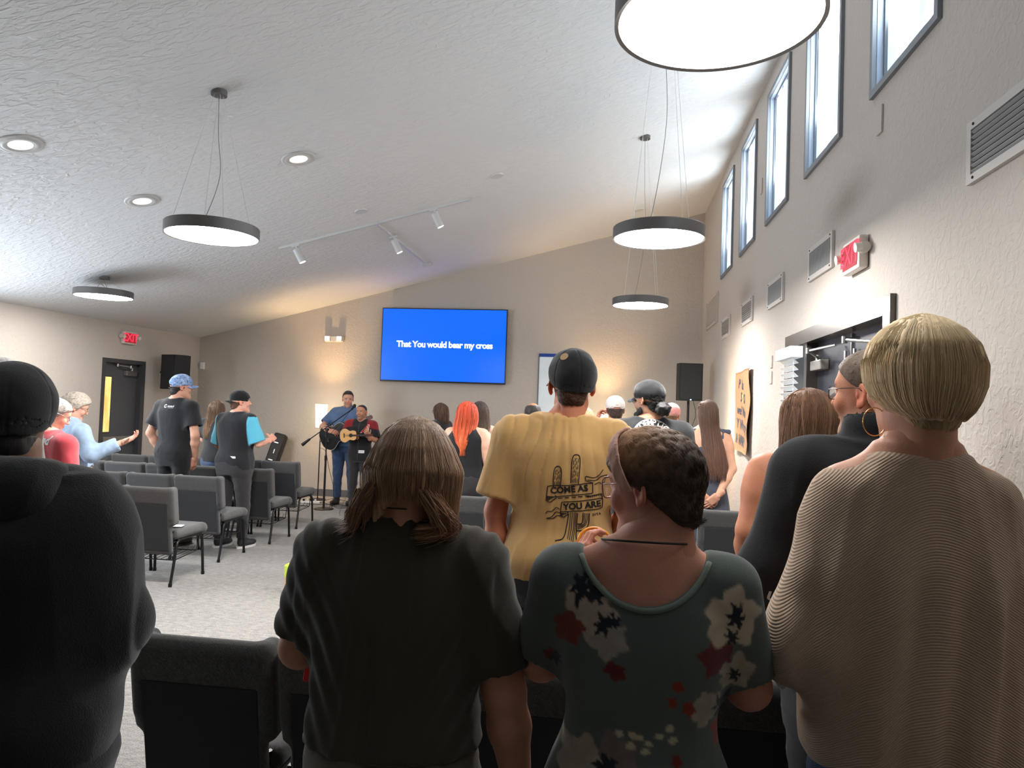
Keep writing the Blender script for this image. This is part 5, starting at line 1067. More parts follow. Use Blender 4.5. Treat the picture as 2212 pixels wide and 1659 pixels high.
short_hair(P, M_HAIR, (72, 50, 36), th=0.015, line=([-0.13, -0.07, -0.03, 0.0, 0.02, 0.05, 0.10], [-0.078, -0.068, -0.025, 0.012, 0.022, 0.048, 0.070]), h=0.004, strands=9000, ln=0.028, r=0.0006, mess=0.10, top=0.012, c2=(156, 112, 74), amp=0.004, up=0.10, comb=(0.0, -0.7, -0.75), seed=8)
f = Field((-0.13, -0.16, -0.06), (0.13, 0.14, 0.19), 0.0036); f.ell((0, -0.008, 0.048), (0.108, 0.126, 0.118)); f.ell((0, -0.008, 0.048), (0.100, 0.118, 0.109), k=0.002, op='s')
f.put(lambda x, y, z: np.abs(y-0.035+0.42*(z-0.12)*-1-0.03)-0.017+0*x, (-0.14, -0.17, -0.07), (0.14, 0.15, 0.2), 0.004, 'i'); f.put(lambda x, y, z: 0.004-z+0*x+0*y, (-0.14, -0.17, -0.07), (0.14, 0.15, 0.2), 0.004, 'i')
V, F = f.mesh(1); V = V+normals(V, F)*((vnoise(V*np.array([1, 3, 1]), 40, 2)-0.5)*0.003)[:, None]; in_garment(P, 'headband', P.h2l(V), F, fabric('blush_knit', lin(206, 158, 138), 600))
glasses(P, mat('glasses_clear_pink', lin(190, 140, 130), 0.25), r=0.027, thick=0.0019, square=True)
necklace(P, 1.362, 0.086, 0.083, -0.020, mat('cord_black', lin(20, 18, 18), 0.6), r=0.0024)
shoes_P = pants(P, fabric('black_leggings', lin(26, 26, 28), 700), 'leggings', top=0.50, wide=0.72, h=0.011); shoes(P, M_SHOE)
# the rim she holds
t = empty('lid', (0.075-0.105, 1.50+0.375, 1.275), 0, 'orange-rimmed clear round lid held up in a hand before the yellow shirt', 'lid'); t.rotation_euler = (math.radians(62), math.radians(18), math.radians(10))
g = MB(); pts = [(0.046*math.cos(a), 0.046*math.sin(a), 0) for a in np.linspace(0, 2*PI, 49)]; g.tube(pts, 0.0042, 8, False); g.build('rim', mat('orange_plastic', lin(236, 150, 40), 0.3), t, True)
g = MB(); g.cyl((0, 0, -0.001), (0, 0, 0.001), 0.044, n=40); g.build('clear_disc', M_LENS, t, True)
# hand lettering on the kraft banner, laid on its creases
bo, t_ = BANNER; M_INK = mat('marker_ink', lin(52, 62, 84), 0.7)
for s_, yy, zz, sz in [('P  be', 0.14, 0.70, 0.145), ('S    O', 0.0, 0.55, 0.145), ('we? Mole', 0.04, 0.41, 0.130), ('Y Worcy', 0.02, 0.26, 0.145), ('& VARS!', 0.07, 0.10, 0.145)]:
    conform('lettering', text_mesh(s_, sz, 0.003, 0.12), bo, frame_M((-0.30, yy, zz), (0, -1, -0.10), (0, 0, 1)), M_INK, t_, dirv=(1, 0, 0), off=0.003, sub=0)
g = MB(); g.poly([((0.075 if k % 2 == 0 else 0.032)*math.cos(PI/2+k*PI/5), (0.075 if k % 2 == 0 else 0.032)*math.sin(PI/2+k*PI/5), 0) for k in range(10)]); me = bpy.data.meshes.new('s'); g.bm.to_mesh(me)
conform('star', me, bo, frame_M((-0.30, 0.01, 0.56), (0, -1, 0), (0, 0, 1)), mat('star_yellow', lin(255, 225, 120), 0.6), t_, dirv=(1, 0, 0), off=0.005, sub=2)
# 3. woman in the cream sweater
P = person('person with blonde bob and hoop earring in a cream ribbed sweater', 0.600, 1.55, 0, 1.812, (196, 140, 112), head=(8, 2, 0), hoff=(0.004, -0.01, 0), sw=0.132, bw=0.95, bd=1.0, h=0.007, hh=0.004, neck_r=0.95,
           arms={-1: arm((-0.180, 0.0, 1.16), (-0.08, 0.23, 1.10), (0.8, 0.6, 0), (0, 0, -1), 0.5), 1: arm((0.125, 0.05, 1.16), (0.05, 0.25, 1.12), (-0.8, 0.6, 0), (0, 0, -1), 0.5)})
def ribs(V):
    x, y, z = V.T; a = np.maximum(-x, 0); b = np.maximum(x, 0); return {'rib': z+1.1*a*a/(a+0.10)+0.8*b*b/(b+0.12)}
def knit():
    m = bpy.data.materials.new('cream_rib_knit'); m.use_nodes = True; nt = m.node_tree; b = nt.nodes['Principled BSDF']; N = nt.nodes.new; L = nt.links.new
    b.inputs['Base Color'].default_value = lin(190, 165, 142); b.inputs['Roughness'].default_value = 0.95; b.inputs['Sheen Weight'].default_value = 0.15; b.inputs['Specular IOR Level'].default_value = 0.15
    a = N('ShaderNodeAttribute'); a.attribute_name = 'rib'; k = N('ShaderNodeMath'); k.operation = 'MULTIPLY'; k.inputs[1].default_value = 2*PI/0.0052; L(a.outputs['Fac'], k.inputs[0])
    s = N('ShaderNodeMath'); s.operation = 'SINE'; L(k.outputs[0], s.inputs[0]); bp = N('ShaderNodeBump'); bp.inputs['Distance'].default_value = 0.0007; L(s.outputs[0], bp.inputs['Height'])
    n = N('ShaderNodeTexNoise'); n.inputs['Scale'].default_value = 500; tc = N('ShaderNodeTexCoord'); L(tc.outputs['Object'], n.inputs['Vector']); b2 = N('ShaderNodeBump'); b2.inputs['Distance'].default_value = 0.0008; L(n.outputs['Fac'], b2.inputs['Height']); L(bp.outputs[0], b2.inputs['Normal']); L(b2.outputs[0], b.inputs['Normal']); return m
shirt(P, knit(), 'cream_sweater', rows=[(0.885, 0.150, 0.130, 0, 0.02), (0.93, 0.176, 0.150, 0, 0.012), (1.02, 0.186, 0.155, 0, 0.0), (1.12, 0.188, 0.150, 0, 0), (1.25, 0.190, 0.140, 0, 0), (1.35, 0.182, 0.125, -0.005, 0), (1.43, 0.158, 0.105, -0.01, -0.002), (1.50, 0.122, 0.085, -0.015, -0.004), (1.545, 0.085, 0.066, -0.018, -0.004)], pad=0.003,
      sleeve=1.75, srad=0.95, flare=0.095, forearm=0.65, neck=(0.004, 0.0, 1.60, 0.098, 0.09, 0.078), amp=0.014, seed=24, sc=7, vert=0.14, h=0.0062, shoulder=-0.035, kk=0.035, attrs=ribs, extra=lambda V: 0.011*np.sin((V[:, 0]+0.10*(1.3-V[:, 2])+0.02*vnoise(V, 5, 2))*2*PI/0.085)*sm(1.42, 1.25, V[:, 2])*(0.4+0.9*vnoise(V*np.array([6, 6, 1.5]), 1, 7))*(V[:, 1] < 0.05))
pants(P, T_DENIM, 'jeans', top=0.56, wide=0.95, h=0.010); shoes(P, M_SHOE, M_SOLE)
hair_vol(P, [(-0.056, 0.050, 0.040, -0.060, 0), (-0.042, 0.070, 0.066, -0.040, 0), (-0.020, 0.086, 0.090, -0.024, 0), (0.008, 0.096, 0.104, -0.018), (0.045, 0.099, 0.108, -0.014), (0.085, 0.087, 0.097, -0.012), (0.112, 0.066, 0.075, -0.010), (0.132, 0.038, 0.042, -0.01), (0.142, 0.010, 0.012, -0.01)],
         'hair', M_HAIR, (230, 200, 150), strands=9000, r=0.0006, seed=13, seg=18, wave=0.03, clump=60, tend=(0.80, 1.0), c2=(208, 176, 138), frz=0.003, h=0.0045, amp=0.004, lc=0.28, wcl=0.35, opening=0.9)
short_hair(P, M_HAIR, (170, 142, 104), th=0.005, name='nape_hair', h=0.0045, strands=2500, ln=0.014, r=0.0005, amp=0.002, mess=0.1, comb=(0, -0.3, -1))
M_GOLD = mat('gold', lin(230, 190, 120), 0.2, 1.0)
g = MB(); c = P.HM @ Vector((-0.080, 0.0, -0.066)); g.tube([c+Vector((0.006*math.sin(a), 0.030*math.cos(a), 0.030*math.sin(a))) if False else c+Vector((0.026*math.cos(a), 0.012*math.cos(a), 0.028*math.sin(a))) for a in np.linspace(0, 2*PI, 33)], 0.0011, 6, False); g.build('hoop_earring', M_GOLD, P.root, True)
# 4. man in black hoodie and cap, left edge
P = person('person in a black cap and black hoodie filling the left foreground', -1.300, 1.42, math.radians(24), 1.655, (120, 84, 66), head=(14, -6, 0), sw=0.140, bw=1.30, bd=1.35, h=0.008, hh=0.0045, neck_r=1.2, ears=False,
           arms={-1: arm((-0.27, 0.02, 1.08), (-0.20, 0.25, 1.08), (0.5, 0.8, 0), (0, 0, -1), 0.5), 1: arm((0.212, 0.02, 1.10), (0.18, 0.25, 1.02), (-0.5, 0.8, 0), (0, 0, -1), 0.5)}, arm_r=1.15)
shirt(P, T_HOOD, 'hoodie', pad=0.030, sleeve=1.95, srad=1.05, kk=0.10, flare=0.012, hem=0.50, neck=(0, 0.02, 1.47, 0.078, 0.085, 0.06), amp=0.006, seed=31, sc=5, vert=0.4, h=0.007, shoulder=0.010, collar=0.06)
f = Field((-0.22, -0.24, 1.30), (0.22, 0.12, 1.52), 0.0075)
for i in range(12):
    a0, a1 = math.radians(200+i*12), math.radians(212+i*12); f.cone((0.105*math.cos(a0), 0.0+0.105*math.sin(a0), 1.428), (0.105*math.cos(a1), 0.105*math.sin(a1), 1.43), 0.028, 0.028, k=0.04)
f.ell((0, -0.115, 1.385), (0.12, 0.045, 0.07), k=0.06); V, F = f.mesh(1); in_garment(P, 'hood', folds(V, F, 0.006, 4, 9, 0.8), F, T_HOOD)
pants(P, T_HOOD, top=0.56, h=0.011, wide=1.2); shoes(P, M_SHOE)
short_hair(P, M_HAIR, (28, 24, 24), th=0.004, h=0.0055, strands=0, ln=0.014, r=0.0010, amp=0.004, capped=-0.02, line=([-0.13, -0.05, -0.012, 0.02, 0.045, 0.10], [-0.105, -0.098, -0.055, -0.010, 0.045, 0.080]))
M_CAPB = fabric('black_cap_twill', lin(27, 27, 29), 500, bump=0.001); cap(P, M_CAPB, h=0.0042, tilt=0.10, high=0.006, low=0.036, gap=False)
# 5. white cap behind him
P = person('person in white cap peeking out beyond the black hoodie at left', -2.80, 3.00, 0, 1.745, (190, 145, 120), sw=0.13, bw=0.75, h=0.012, hh=0.006)
cap(P, fabric('white_cap_twill', lin(205, 200, 195), 400), h=0.005); short_hair(P, M_HAIR, (60, 48, 40), h=0.007, strands=200, capped=True)
shirt(P, fabric('grey_knit', lin(120, 118, 118), 500), 'grey_shirt'); pants(P, T_DPANT, h=0.014); shoes(P, M_SHOE)
# 6. man in the black jacket
P = person('person in black collared jacket and glasses, left of the blonde bob', 0.672, 2.02, math.radians(14), 1.805, (206, 138, 104), head=(28, 0, 0), hoff=(0.030, 0.015, 0), sw=0.165, bw=1.06, bd=1.25, h=0.008, hh=0.003,
           arms={-1: arm((-0.228, 0.02, 1.22), (-0.23, 0.18, 1.06), (0.2, 0.6, -0.7), (1, 0, 0), 0.5), 1: arm((0.26, 0.0, 1.2), (0.2, 0.2, 1.0), (0, .5, -.7), (-1, 0, 0), 0.5)}, beard=((180, 160, 140), 0.45), brow=(110, 90, 70), nose=1.05)
jk = shirt(P, fabric('black_jacket_shell', lin(34, 34, 36), 300, sheen=0.1, bump=0.001), 'black_jacket', pad=0.028, sleeve=1.97, srad=1.2, flare=0.018, hem=0.50, neck=(0, 0.04, 1.60, 0.072, 0.08, 0.06), amp=0.012, seed=41, sc=5, vert=0.5, h=0.0065, collar=0.115)
place_u = conform('sleeve_mark', text_mesh('U', 0.035, 0.001), jk, frame_M((-0.28, -0.3, 1.17), (1, 0, 0), (0, 0, 1)), M_SOLE, jk)
pants(P, T_DPANT, top=0.56, h=0.012, wide=1.1); shoes(P, M_SHOE)
short_hair(P, M_HAIR, (96, 78, 62), th=0.006, h=0.0038, strands=5000, ln=0.012, r=0.0006, amp=0.002, line=([-0.12, -0.06, -0.02, -0.004, 0.02, 0.05, 0.10], [-0.085, -0.080, -0.040, 0.018, 0.030, 0.055, 0.095]))
glasses(P, M_GRIM, r=0.020, thick=0.0011, square=True)
g = MB(); e = P.HM @ Vector((-0.088, 0.001, -0.027)); g.lathe([(0.0003, -0.002), (0.0022, 0), (0.0003, 0.002)], e, 10); g.build('ear_stud', M_STEEL, P.root, True)
# 7. woman with auburn hair
P = person('person with wavy auburn hair in a navy sleeveless top and tan corduroy trousers', 0.775, 3.03, math.radians(12), 1.73, (222, 150, 116), head=(10, -4, 0), sw=0.170, bw=1.12, bd=1.15, h=0.009, hh=0.0055, arm_r=1.25, trunk=0.97, up=1.0,
           arms={-1: arm((-0.235, -0.02, 1.17), (-0.205, 0.08, 0.99), (0.05, 0.15, -1), (1, 0.1, 0), 0.55), 1: arm((0.22, 0, 1.15), (0.2, 0.15, 0.95), (0, .3, -.9), (-1, 0, 0), 0.5)})
shirt(P, fabric('navy_knit', lin(34, 44, 62), 600), 'navy_top', sleeve=0, tank=0.105, pad=0.010, hem=0.585, neck=(0.07, 0.07), amp=0.006, seed=51, sc=9, vert=0.7)
T_CORD = fabric('tan_corduroy', lin(186, 156, 118), 300, var=0.05)
def cord_wales(V): return np.tile(np.array(lin(186, 156, 118)[:3]), (len(V), 1))*(0.82+0.28*(np.sin(np.arctan2(V[:, 1], V[:, 0]-np.sign(V[:, 0])*0.09)*34) > -0.3))[:, None]
pants(P, T_CORD, 'corduroy_trousers', top=0.60, wide=1.15, h=0.011); shoes(P, M_SHOE)
hair_vol(P, [(-0.155, 0.112, 0.085, -0.02, 0), (-0.12, 0.118, 0.092, -0.02, 0), (-0.07, 0.112, 0.098, -0.018, 0), (0, 0.104, 0.114, -0.014), (0.055, 0.094, 0.112, -0.012), (0.095, 0.074, 0.088, -0.01), (0.118, 0.045, 0.055, -0.01), (0.130, 0.012, 0.015, -0.01)],
         'hair', M_HAIR, (128, 88, 60), strands=4200, r=0.0009, seed=23, seg=14, wave=0.13, clump=40, tend=(0.85, 1.08), c2=(120, 92, 70), frz=0.008, h=0.007, amp=0.010, lc=0.4, wcl=0.7)
# 8. man in the yellow shirt
P = person('person in mustard yellow T-shirt with a cactus print and black cap', -0.190, 2.93, 0, 1.835, (206, 132, 100), head=(6, -4, 0), hoff=(0.028, 0, 0), sw=0.200, bw=1.08, bd=1.1, h=0.008, hh=0.004, arm_r=1.05,
           arms={-1: arm((-0.262, -0.02, 1.20), (-0.250, 0.03, 0.93), (0.0, 0.1, -1), (1, 0.1, 0), 0.4), 1: arm((0.262, 0.0, 1.22), (0.20, 0.20, 1.05), (0, .7, -.5), (-1, 0, 0), 0.5)}, beard=((120, 80, 55), 0.7), brow=(90, 65, 45))
T = fabric('mustard_cotton', lin(212, 168, 108), 600, var=0.05, vscale=5, bump=0.001)
ys = shirt(P, T, 'yellow_shirt', pad=0.022, sleeve=0.80, srad=1.08, flare=0.014, hem=0.50, neck=(0, 0.0, 1.612, 0.078, 0.075, 0.05), amp=0.008, seed=61, sc=7, vert=0.35, slant=0.2, h=0.0065, extra=lambda V: 0.0055*np.abs(np.sin((V[:, 0]+0.18*(V[:, 2]-1.3)*np.tanh(V[:, 0]/0.05)+0.04*vnoise(V, 6, 2))*PI/0.055))**0.5*vnoise(V*np.array([1, 1, 0.5]), 9, 5)*1.8*sm(0.94, 1.05, V[:, 2]))
pants(P, fabric('black_trousers', lin(28, 28, 30), 600), top=0.56, h=0.012); shoes(P, M_SHOE, M_SOLE)
short_hair(P, M_HAIR, (88, 60, 42), th=0.0045, h=0.005, strands=3000, ln=0.012, r=0.0007, amp=0.002, capped=-0.010, line=([-0.13, -0.05, -0.012, 0.02, 0.045, 0.10], [-0.105, -0.098, -0.045, -0.010, 0.045, 0.080]))
cr, CM = cap(P, M_CAPB, h=0.0042, tilt=0.16, high=0.008, yaw=math.radians(12), low=0.032, gap=False)
g = MB(); g.cyl((0, 0, 0), (0, 0, 0.002), 0.016, n=24); o = g.build('cap_patch', mat('patch_tan', lin(170, 140, 110), 0.4), cr, True, angle=40); o.matrix_local = CM @ Matrix.Translation((-0.052, -0.060, 0.118)) @ Vector((-0.6, -0.55, 0.6)).to_track_quat('Z', 'Y').to_matrix().to_4x4()
# the print: a saguaro behind a two-part ribbon; art in metres about the back's centre
A = []
def sag(cx, y0, y1, w_): return [(curve2([(cx-w_/2, y0), (cx-w_/2, y1-w_*0.6), (cx, y1), (cx+w_/2, y1-w_*0.6), (cx+w_/2, y0)], 5), 0.0035)]
A += sag(0.006, 0.065, 0.178, 0.030)+sag(-0.062, 0.045, 0.128, 0.028)
rg = random.Random(3)
for cx, a, b in ((0.006, 0.07, 0.165), (-0.062, 0.05, 0.115)):
    for k in (-0.009, -0.003, 0.003, 0.009):
        y = a
        while y < b: l = rg.uniform(0.008, 0.02); A.append(([(cx+k, y), (cx+k+rg.uniform(-.001, .001), min(y+l, b))], 0.0024)); y += l+rg.uniform(0.004, 0.01)
rib1 = [(-0.100, 0.006), (-0.098, 0.046), (-0.085, 0.050), (-0.02, 0.056), (0.05, 0.068), (0.075, 0.071), (0.078, 0.034), (0.072, 0.030), (0.0, 0.019), (-0.07, 0.007), (-0.100, 0.006)]
A.append((rib1, 0.0035)); A.append(([(-0.100, 0.012), (-0.100, -0.010), (-0.085, -0.016), (-0.06, 0.006), (-0.068, 0.014)], 0.0035))
for k in range(6): A.append(([(-0.097+k*0.0055, 0.008), (-0.094+k*0.0045, -0.010+k*0.003)], 0.0035))
rib2 = [(-0.042, -0.050), (-0.040, -0.012), (-0.030, -0.010), (0.04, 0.000), (0.110, 0.012), (0.118, 0.006), (0.118, -0.024), (0.108, -0.030), (0.03, -0.040), (-0.042, -0.050)]
A.append((rib2, 0.0035)); A.append(([(-0.042, -0.050), (-0.040, -0.066), (-0.028, -0.070), (-0.012, -0.056), (-0.014, -0.046)], 0.0035))
for k in range(5): A.append(([(-0.039+k*0.005, -0.052), (-0.036+k*0.004, -0.064+k*0.002)], 0.0035))
A.append(([(0.118, 0.006), (0.112, 0.030), (0.085, 0.024), (0.055, 0.016)], 0.0035))
for k in range(7): A.append(([(0.062+k*0.0075, 0.014+k*0.0015), (0.064+k*0.0075, 0.020+k*0.0012)], 0.0045))
for k in range(5): A.append(([(-0.055+k*0.026, 0.003+k*0.004), (-0.038+k*0.026, 0.005+k*0.004)], 0.0035))
A.append((curve2([(0.078, 0.071), (0.050, 0.080), (0.048, 0.096), (0.075, 0.092), (0.095, 0.100), (0.112, 0.125)]), 0.003)); A.append((curve2([(0.055, 0.083), (0.085, 0.082), (0.105, 0.098), (0.128, 0.105)]), 0.003)); A.append((curve2([(0.082, 0.066), (0.100, 0.074), (0.115, 0.070), (0.128, 0.105)]), 0.003))
A.append((curve2([(-0.046, -0.040), (-0.060, -0.034), (-0.075, -0.050), (-0.092, -0.052), (-0.100, -0.062)]), 0.003)); A.append((curve2([(-0.040, -0.055), (-0.060, -0.052), (-0.075, -0.072), (-0.096, -0.080)]), 0.003)); A.append((curve2([(-0.034, -0.066), (-0.055, -0.066), (-0.070, -0.078), (-0.096, -0.080)]), 0.003))
A += [(curve2([(-0.010, -0.055), (-0.014, -0.10), (-0.024, -0.148), (-0.055, -0.162)]), 0.004), (curve2([(0.024, -0.050), (0.024, -0.11), (0.028, -0.150), (0.050, -0.160)]), 0.004)]
for k, x in enumerate((-0.003, 0.004, 0.011, 0.018)): A.append((curve2([(x, -0.048), (x+rg.uniform(-.002, .002), -0.10), (x-0.004, -0.150-0.004*k)]), 0.0028))
A += [(curve2([(0.026, -0.118), (0.050, -0.114), (0.068, -0.095), (0.070, -0.048)]), 0.004), (curve2([(0.026, -0.092), (0.040, -0.090), (0.046, -0.080), (0.046, -0.046)]), 0.004)]
for k in (0.006, 0.012, 0.018): A.append((curve2([(0.028, -0.092-k), (0.046+k*0.5, -0.088-k*0.5), (0.046+k, -0.070), (0.046+k, -0.048)]), 0.0025))
ms = [strokes(A)]
for txt, u, v, rot, sz in (('COME AS', -0.014, 0.040, 0.145, 0.034), ('YOU ARE', 0.040, -0.020, 0.145, 0.034), ('SVTA', 0.098, -0.052, 0.14, 0.014)):
    tm = text_mesh(txt, sz, 0.0012 if sz > 0.02 else 0.0003, spacing=1.02); tm.transform(Matrix.Translation((u, v, 0)) @ Matrix.Rotation(rot, 4, 'Z')); ms.append(tm)
art = merge_meshes(ms); M_INKB = mat('print_ink', lin(36, 30, 34), 0.8)
conform('cactus_print', art, ys, frame_M((0.052, -0.5, 1.275), (1, 0, 0.0), (0, 0, 1)) @ Matrix.Rotation(-0.035, 4, 'Z') @ Matrix.Scale(0.98, 4), M_INKB, ys, sub=0)
# ---------------------------------------------------------------- middle distance, right block
def std_far(label, x, y, rz, S, skin, shirt_m, pants_m, hairc, cap_m=None, back=False, head=(0, 0, 0), arms=None, bw=1.0, bd=1.0, sleeve=0.72, beard=None, hem=0.5, hl=None, bald=False, th=0.010, sname='shirt', pname='trousers', h=0.011, hh=0.0055, wide=1.0, col=None, shoe=None, stance=0.10, sw=0.19, pad=0.018, strands=500, step=0.0, collar=None, scol=None, top=0, neck=(0.075, 0.070), hname='hair', arm_r=1.0, capyaw=0, capcol=None, hoff=(0, 0, 0), tank=None, jaw=1.0, gap=True, low=0.012):
    P = person(label, x, y, rz, S, skin, head=head, arms=arms, bw=bw, bd=bd, beard=beard, h=h, hh=hh, sw=sw, brow=hairc, arm_r=arm_r, hoff=hoff, jaw=jaw)
    if hairc is not None and hname: short_hair(P, M_HAIR, hairc, th=th, h=0.006, strands=strands, ln=0.022, r=0.0014, line=hl, bald=bald, top=top, capped=(0.02-low if cap_m is not None else False))
    shirt(P, shirt_m, sname, sleeve=sleeve, hem=hem, pad=pad, col=col, collar=collar, seed=int(x*10) % 50, neck=neck, tank=tank); pants(P, pants_m, pname, h=0.012, wide=wide, stance=stance, step=step); shoes(P, shoe[0] if shoe else M_SHOE, shoe[1] if shoe else None)
    if cap_m is not None: P.cap = cap(P, cap_m, back=back, h=0.0055, gap=gap, low=low, yaw=capyaw, col=capcol, mb=None)
    return P
# red-haired woman
P = person('person with long bright red-orange hair in a black sleeveless top', -1.38, 6.90, math.radians(-8), 1.655, (228, 176, 152), head=(0, -3, 0), sw=0.165, bw=1.12, bd=1.1, h=0.011, hh=0.006, arm_r=1.2, trunk=0.97, up=1.0,
           arms={-1: arm((-0.21, 0.02, 1.05), (-0.15, 0.22, 1.02), (.5, .8, 0), (0, 0, -1), 0.5), 1: arm((0.235, -0.01, 1.08), (0.205, 0.15, 0.90), (-.1, .5, -.8), (-1, 0, 0), 0.4)})
shirt(P, T_BLACK, 'black_sleeveless_top', sleeve=0, tank=0.115, pad=0.014, hem=0.46, flare=0.02, amp=0.008, seed=3); pants(P, T_DPANT, h=0.013); shoes(P, M_SHOE)
hair_vol(P, [(-0.36, 0.030, 0.04, -0.10, 0.01), (-0.30, 0.070, 0.060, -0.09, 0.0), (-0.22, 0.108, 0.075, -0.06, -0.01), (-0.12, 0.118, 0.092, -0.03, -0.01), (-0.05, 0.114, 0.105, -0.018, 0), (0.02, 0.106, 0.112, -0.014), (0.075, 0.090, 0.104, -0.01), (0.11, 0.062, 0.072, -0.01), (0.132, 0.015, 0.02, -0.01)],
         'hair', M_HAIR, (196, 70, 40), strands=1800, r=0.0022, seed=33, seg=14, wave=0.06, clump=18, tend=(0.72, 1.12), c2=(222, 110, 62), frz=0.006, h=0.009, amp=0.010, lc=0.4, wcl=0.8)
# dark wavy hair, grey tank top
P = person('person with long dark wavy hair in a light grey tank top and blue jeans', -1.42, 7.78, 0, 1.665, (226, 178, 156), head=(0, -4, 0), sw=0.155, bw=0.92, h=0.011, hh=0.006, trunk=0.97, up=1.0,
           arms={-1: arm((-0.20, 0.02, 1.12), (-0.1, 0.22, 1.15), (.5, .8, 0), (0, 0, -1), 0.5), 1: arm((0.255, -0.01, 1.11), (0.175, 0.07, 1.30), (-0.5, 0.1, 0.9), (-0.5, 0, -0.5), 0.6)})
shirt(P, fabric('light_grey_knit', lin(190, 190, 188), 500), 'grey_tank_top', sleeve=0, tank=0.10, pad=0.010, hem=0.655, amp=0.004, seed=7); pants(P, T_DENIM, 'jeans', top=0.64, h=0.012)
g = MB(); g.box((0.055, -0.148, 0.93), (0.075, 0.004, 0.035)); g.build('pocket_card', M_SOLE, P.root); shoes(P, M_SHOE)
hair_vol(P, [(-0.30, 0.050, 0.045, -0.085, 0.01), (-0.25, 0.098, 0.062, -0.07, 0.01), (-0.17, 0.122, 0.078, -0.045, 0.005), (-0.09, 0.118, 0.095, -0.025, 0), (-0.02, 0.106, 0.108, -0.015, 0), (0.04, 0.096, 0.110, -0.012), (0.085, 0.078, 0.092, -0.01), (0.115, 0.050, 0.062, -0.01), (0.132, 0.014, 0.02, -0.01)],
         'hair', M_HAIR, (52, 42, 38), strands=1500, r=0.0022, seed=35, seg=16, wave=0.16, clump=16, tend=(0.80, 1.08), c2=(110, 84, 66), frz=0.010, h=0.009, amp=0.014, lc=0.45, wcl=0.85)
# woman with glasses behind
P = person('person with curly brown hair and glasses peeking out left of the red hair', -2.30, 9.60, math.radians(70), 1.64, (226, 172, 150), h=0.012, hh=0.006, head=(0, -8, 0))
hair_vol(P, [(-0.16, 0.10, 0.08, -0.02), (-0.08, 0.108, 0.09, -0.02), (0.0, 0.10, 0.108, -0.015), (0.06, 0.092, 0.105, -0.012), (0.10, 0.066, 0.078, -0.01), (0.13, 0.015, 0.02, -0.01)], 'hair', M_HAIR, (88, 62, 46), strands=500, r=0.0025, wave=0.2, clump=14, tend=(.85, 1.1), h=0.009, amp=0.014, opening=1.3)
glasses(P, M_GRIM, r=0.021, thick=0.002); shirt(P, T_BLACK, 'black_top', sleeve=1.6); pants(P, T_DPANT, h=0.014); shoes(P, M_SHOE)
# balding man in light plaid
def plaid(V):
    x, y, z = V.T; C = np.tile(np.array(lin(168, 194, 214)[:3]), (len(V), 1)); a = (np.sin(x*2*PI/0.036) > 0.35)*0.45; b = (np.sin(z*2*PI/0.036) > 0.35)*0.45; C = mixc(C, a, lin(222, 230, 232)); C = mixc(C, b, lin(120, 156, 190)); return C
T_PLAID = fabric('plaid_cotton', (0.4, 0.5, 0.6, 1), 600, attr=True, var=0.02)
P = std_far('balding person in a light blue plaid shirt left of the yellow shirt', -0.745, 6.90, 0, 1.665, (176, 122, 94), T_PLAID, T_DPANT, (54, 48, 48), bald=True, sleeve=0.9, arms={-1: arm((-0.25, 0, 1.08), (-0.16, 0.2, 1.0), (.5, .8, 0), (0, 0, -1), .5), 1: arm((0.27, 0.06, 1.16), (0.155, 0.12, 1.40), (-0.1, 0.0, 1), (-0.6, -0.3, 0), 0.7)}, bw=1.12, bd=1.15, sname='plaid_shirt', col=plaid, collar=0.05, th=0.006, top=0)
# blonde waves behind the yellow shirt
P = person('person with wavy blonde hair and pale blue top behind the yellow shirt', -0.235, 6.30, 0, 1.64, (226, 178, 156), h=0.012, hh=0.007)
hair_vol(P, [(-0.28, 0.07, 0.05, -0.07, 0.02), (-0.2, 0.108, 0.07, -0.045, 0.01), (-0.1, 0.112, 0.09, -0.025), (-0.02, 0.104, 0.108, -0.015), (0.05, 0.096, 0.108, -0.012), (0.10, 0.066, 0.078, -0.01), (0.13, 0.015, 0.02, -0.01)], 'hair', M_HAIR, (190, 158, 122), strands=900, r=0.0024, wave=0.18, clump=14, tend=(.85, 1.1), h=0.009, amp=0.014, c2=(222, 196, 160), lc=.4, wcl=.85)
shirt(P, fabric('pale_blue_knit', lin(186, 210, 222), 500), 'pale_blue_top', pad=0.02); pants(P, T_DENIM, 'jeans', h=0.014); shoes(P, M_SHOE)
# white backwards cap
T_WC = fabric('white_cap_cotton', lin(222, 214, 208), 400)
P = std_far('person in white cap and brown-olive T-shirt, one hand raised to the face', 0.035, 6.98, math.radians(4), 1.745, (190, 130, 104), fabric('brown_olive_cotton', lin(122, 110, 92), 600), T_DPANT, (66, 50, 40), T_WC, False, head=(6, -6, 0),
            arms={-1: arm((-0.27, 0.12, 1.26), (-0.165, 0.12, 1.50), (0.25, 0.05, 0.95), (0.8, -0.2, 0), 0.8), 1: arm((0.25, 0, 1.14), (0.16, 0.2, 1.05), (-.5, .8, 0), (0, 0, -1), .5)}, bw=1.08, sname='brown_shirt', hl=([-0.13, -0.05, -0.012, 0.02, 0.045, 0.10], [-0.125, -0.115, -0.04, -0.010, 0.045, 0.080]), th=0.016)
P.cap[0].children and None
